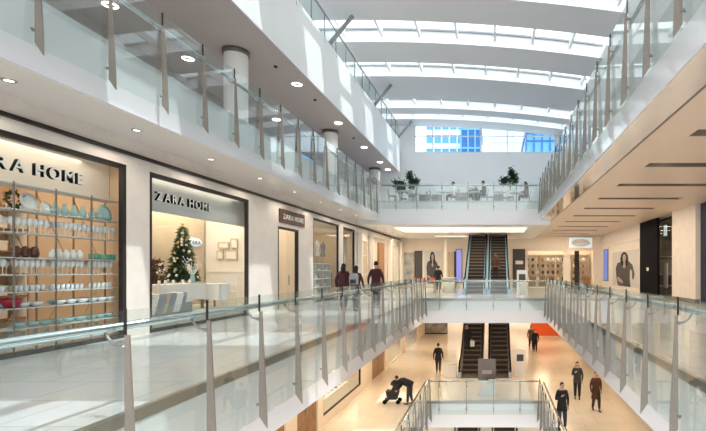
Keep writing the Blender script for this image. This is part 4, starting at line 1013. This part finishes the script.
# lower level
person('man in a black jacket standing left of the lower escalators',(at(438.3,28.6),28.6,LZ),PI,1.76,'black','charcoal','black',.78,stride=.08)
person('man in a dark suit coming down the left lower escalator',(at(467,30.2),30.2,LZ+.93),0,1.78,'black','charcoal','black',.78,stride=.04)
t=thing('shopping_bag','white carrier bag in the hand of the man on the lower escalator','bag',(at(472.4,30.1),30.1,LZ+1.35)); MB().prism([(-.13,0),(.13,0),(.14,.36),(-.14,.36)],'y',-.05,.05).build('bag_body',M['white2'],t); MB().tube([(-.06,0,.36),(-.05,0,.46),(.05,0,.46),(.06,0,.36)],.006,5).build('handle',M['white2'],t)
person('person in an olive jacket walking beside the orange hoarding',(at(531,37.2),37.2,LZ),.2,1.8,'olive','charcoal','olive',.8,stride=.12)
person('person in black walking just right of the olive jacket',(at(535.3,35.9),35.9,LZ),-.2,1.68,'black','black','black',.75,stride=.16)
person('man in a black coat walking towards the camera beside the lowest opening',(at(562,18.45),18.45,LZ),.15,1.80,'black','jean','black',.72,stride=.08,pose='phone')
person('tall person in a dark jacket with a phone in front of the woman in brown',(at(577.3,22.8),22.8,LZ),-.2,1.76,'charcoal','black','charcoal',.8,stride=.02,pose='phone',hair='long')
person('woman in a long brown coat walking at the lower right',(at(596,20.9),20.9,LZ),.1,1.70,'brown','charcoal','brown',.55,hair='bun',stride=.18,hairm='hairb')
person('person in dark clothes bending over a pushchair on the lower level',(at(410,21.9),21.9,LZ),-PI*.55,1.72,'black','charcoal','black',.8,pose='bend',stride=.08)
t=thing('pushchair','dark pushchair beside the bending person on the lower level','pushchair',(at(393,22.1),22.1,LZ),PI/2)
MB().prism([(-.25,.35),(.25,.32),(.3,.6),(.1,.55),(-.1,.95),(-.32,.9)],'x',-.22,.22).build('seat',K['charcoal'],t)
MB().lathe([(.27,0),(.25,.12),(.16,.22),(.001,.26)],14,(0,-.15,.85),0,(.85,1)).build('hood',K['black'],t)
MB().tube([(-.2,.35,.12),(-.2,-.35,.95),(-.2,-.42,1.02),(.2,-.42,1.02),(.2,-.35,.95),(.2,.35,.12)],.015,6).build('frame',M['steel'],t)
for sx in (-.22,.22):
    for sy in (-.28,.34):
        MB().tube([(sx-.02,sy,.1),(sx+.02,sy,.1)],.1,14).build('wheel',M['black'],t)
MB().box(-.2,.2,-.2,.25,.2,.32).build('basket',K['charcoal'],t)

# ------------------------------------------------------------------ cafe terrace
def cafe_table(loc,label):
    t=thing('cafe_table',label,'table',loc,0,'cafe tables on the terrace')
    MB().lathe([(.001,.72),(.4,.72),(.4,.75),(.001,.75)],20).build('tabletop',M['lgrey'],t); MB().tube([(0,0,.03),(0,0,.72)],.03,8).build('pedestal',M['grey'],t); MB().lathe([(.001,0),(.25,0),(.25,.03),(.001,.04)],16).build('base',M['grey'],t)
tb=[(402,28.9),(413,30.0),(444,29.3),(474,29.2),(500,29.3),(516.5,29.6)]
cn_=0
for i,(px,Y) in enumerate(tb):
    x=at(px,Y); cafe_table((x,Y,UZ),'round grey cafe table on the terrace, %s from the left'%ORD[i])
    for s in (-1,1):
        chair((x+s*.62,Y+.05,UZ),s*-PI/2+ (0),'grey cafe chair %s of the %s terrace table'%('left' if s<0 else 'right',ORD[i]),'grey','cafe chairs','cafe_chair')
for i,(a,c,Y) in enumerate(((419,430,32.4),(432,442,32.4),(455,468,31.6),(472,480,31.8),(494,503,32.3))):
    t=thing('low_screen','pinkish low screen panel on the terrace, %s from the left'%ORD[i],'screen panel',((at(a,Y)+at(c,Y))/2,Y,UZ),0,'low screens on the terrace')
    w=(at(c,Y)-at(a,Y))/2; MB().box(-w,w,-.02,.02,.12,1.1).build('panel',M['pinkp'],t)
    for s in (-1,1): MB().box(s*w-.02,s*w+.02,-.15,.15,0,.12).build('foot',M['grey'],t)
def plant(loc,label,ph,h,w,n):
    t=thing('potted_tree',label,'potted plant',loc)
    MB().lathe([(.001,0),(.2,0),(.3,ph),(.27,ph),(.001,ph-.05)],18).build('pot',M['white2'],t)
    sb=MB(); sb.tube([(0,0,ph-.05),(.03,0,ph+.3),(0,.02,h*.75)],[.03,.025,.015],8)
    lb=MB(); 
    cl=[(Vector((random.uniform(-w,w)*.7,random.uniform(-w,w)*.5,random.uniform(ph+.25,h-.15)))) for _ in range(9)]
    for c in cl:
        sb.tube([(0,0,ph+.2),c],[.012,.006],5)
        for _ in range(int(n*1.8)):
            p=c+Vector([random.gauss(0,.11) for _ in range(3)]); d=Vector([random.uniform(-1,1) for _ in range(3)])  .normalized()*.17; u=d.cross(Vector((0,0,1))); u=u.normalized()*.05 if u.length>.01 else Vector((.035,0,0))
            lb.add([p,p+d*.5+u,p+d,p+d*.5-u+Vector((0,0,.01))],[(0,1,2,3)])
    sb.build('stem',M['stem'],t); lb.build('foliage',M['leaf'],t)
plant((at(510,31.0),31.0,UZ),'large potted tree in a white pot at the right of the terrace',1.1,2.55,.62,60)
plant((at(413.5,31.3),31.3,UZ),'potted tree in a tall white pot at the left of the terrace',1.2,2.5,.42,50)
plant((at(398.5,30.6),30.6,UZ),'lower bushy potted plant at the left end of the terrace',.8,1.75,.42,50)
plant((at(474.0,30.6),30.6,UZ),'small potted bush in the middle of the terrace',.4,1.15,.3,40)
person('person in a dark grey top seated at the middle of the terrace',(at(474,29.2)+.62,29.25,UZ),-PI/2,1.85,'charcoal','jean','charcoal',hair='short',pose='sit')
person('person in a brown coat seated at the right end of the terrace',(at(516.5,29.6)+.62,29.65,UZ),-PI/2,1.88,'brown','black','brown',hair='long',pose='sit')
person('person in a pale top seated left of the middle of the terrace',(at(444,29.3)+.62,29.35,UZ),-PI/2,1.8,'white','jean','white',hair='short',pose='sit')

# ------------------------------------------------------------------ towers outside
def tower(label,px0,px1,Y,z1,gm,fm,dx,dz,sx=.3):
    xa=at(px0,Y); xb=at(px1,Y); t=thing('office_tower',label,'building',((xa+xb)/2,Y,-20)); w=(xb-xa)/2; H=z1+20
    MB().box(-w,w,0,14,0,H).build('facade_glass',M[gm],t)
    b=MB(); z=.5
    while z<H: b.box(-w-.02,w+.02,-.15,0,z,z+sx); z+=dz
    x=-w
    while x<=w+.01: b.box(x-.12,x+.12,-.2,0,0,H); x+=dx
    b.build('facade_grid',M[fm],t); MB().box(-w-.2,w+.2,-.3,14.2,H,H+1).build('parapet',M[fm],t)
tower('pale gridded office tower outside the high window, left',426,461,90,29.5,'twg','tww',1.5,2.6,1.0)
tower('deep blue glass tower outside the high window',461,480,80,26.5,'twd','twg',1.2,3.2)
tower('bright pale office block outside the high window',490,525,116,37,'tww','tww',3,3.5)
tower('blue glass tower seen at the right of the high window',526,570,88,27,'twg','twd',1.5,3.0)

# ------------------------------------------------------------------ light
w=bpy.data.worlds.new('sky'); bpy.context.scene.world=w; w.use_nodes=True; nt=w.node_tree; bg=nt.nodes['Background']
tc=nt.nodes.new('ShaderNodeTexCoord'); nz=nt.nodes.new('ShaderNodeTexNoise'); nz.inputs['Scale'].default_value=2.5; nz.inputs['Detail'].default_value=5
cr=nt.nodes.new('ShaderNodeValToRGB'); cr.color_ramp.elements[0].position=.4; cr.color_ramp.elements[1].position=.68
cr.color_ramp.elements[0].color=(.76,.82,.86,1); cr.color_ramp.elements[1].color=(1,.97,.94,1)
nt.links.new(tc.outputs['Generated'],nz.inputs['Vector']); nt.links.new(nz.outputs['Fac'],cr.inputs['Fac']); nt.links.new(cr.outputs['Color'],bg.inputs['Color'])
bg.inputs['Strength'].default_value=2.5
sl=bpy.data.lights.new('sun','SUN'); sl.energy=3.2; sl.angle=.009; sl.color=(1,.96,.9); so=bpy.data.objects.new('sun',sl); C.objects.link(so)
dv=Vector((.46,-.2,.86)); so.rotation_euler=dv.to_track_quat('Z','Y').to_euler()

cam=bpy.data.cameras.new('camera'); co=bpy.data.objects.new('camera',cam); C.objects.link(co); co.location=(0,0,EYE); co.rotation_euler=(PI/2,0,0)
cam.sensor_width=36; cam.lens=36*F/706; cam.shift_x=(353-VX)/706; cam.shift_y=(VY-215.5)/706; cam.clip_end=500
sc=bpy.context.scene; sc.camera=co
sc.view_settings.view_transform='Standard'; sc.view_settings.look='None'; sc.view_settings.gamma=1; sc.view_settings.exposure=.22
try: sc.cycles.transparent_max_bounces=24
except Exception: pass
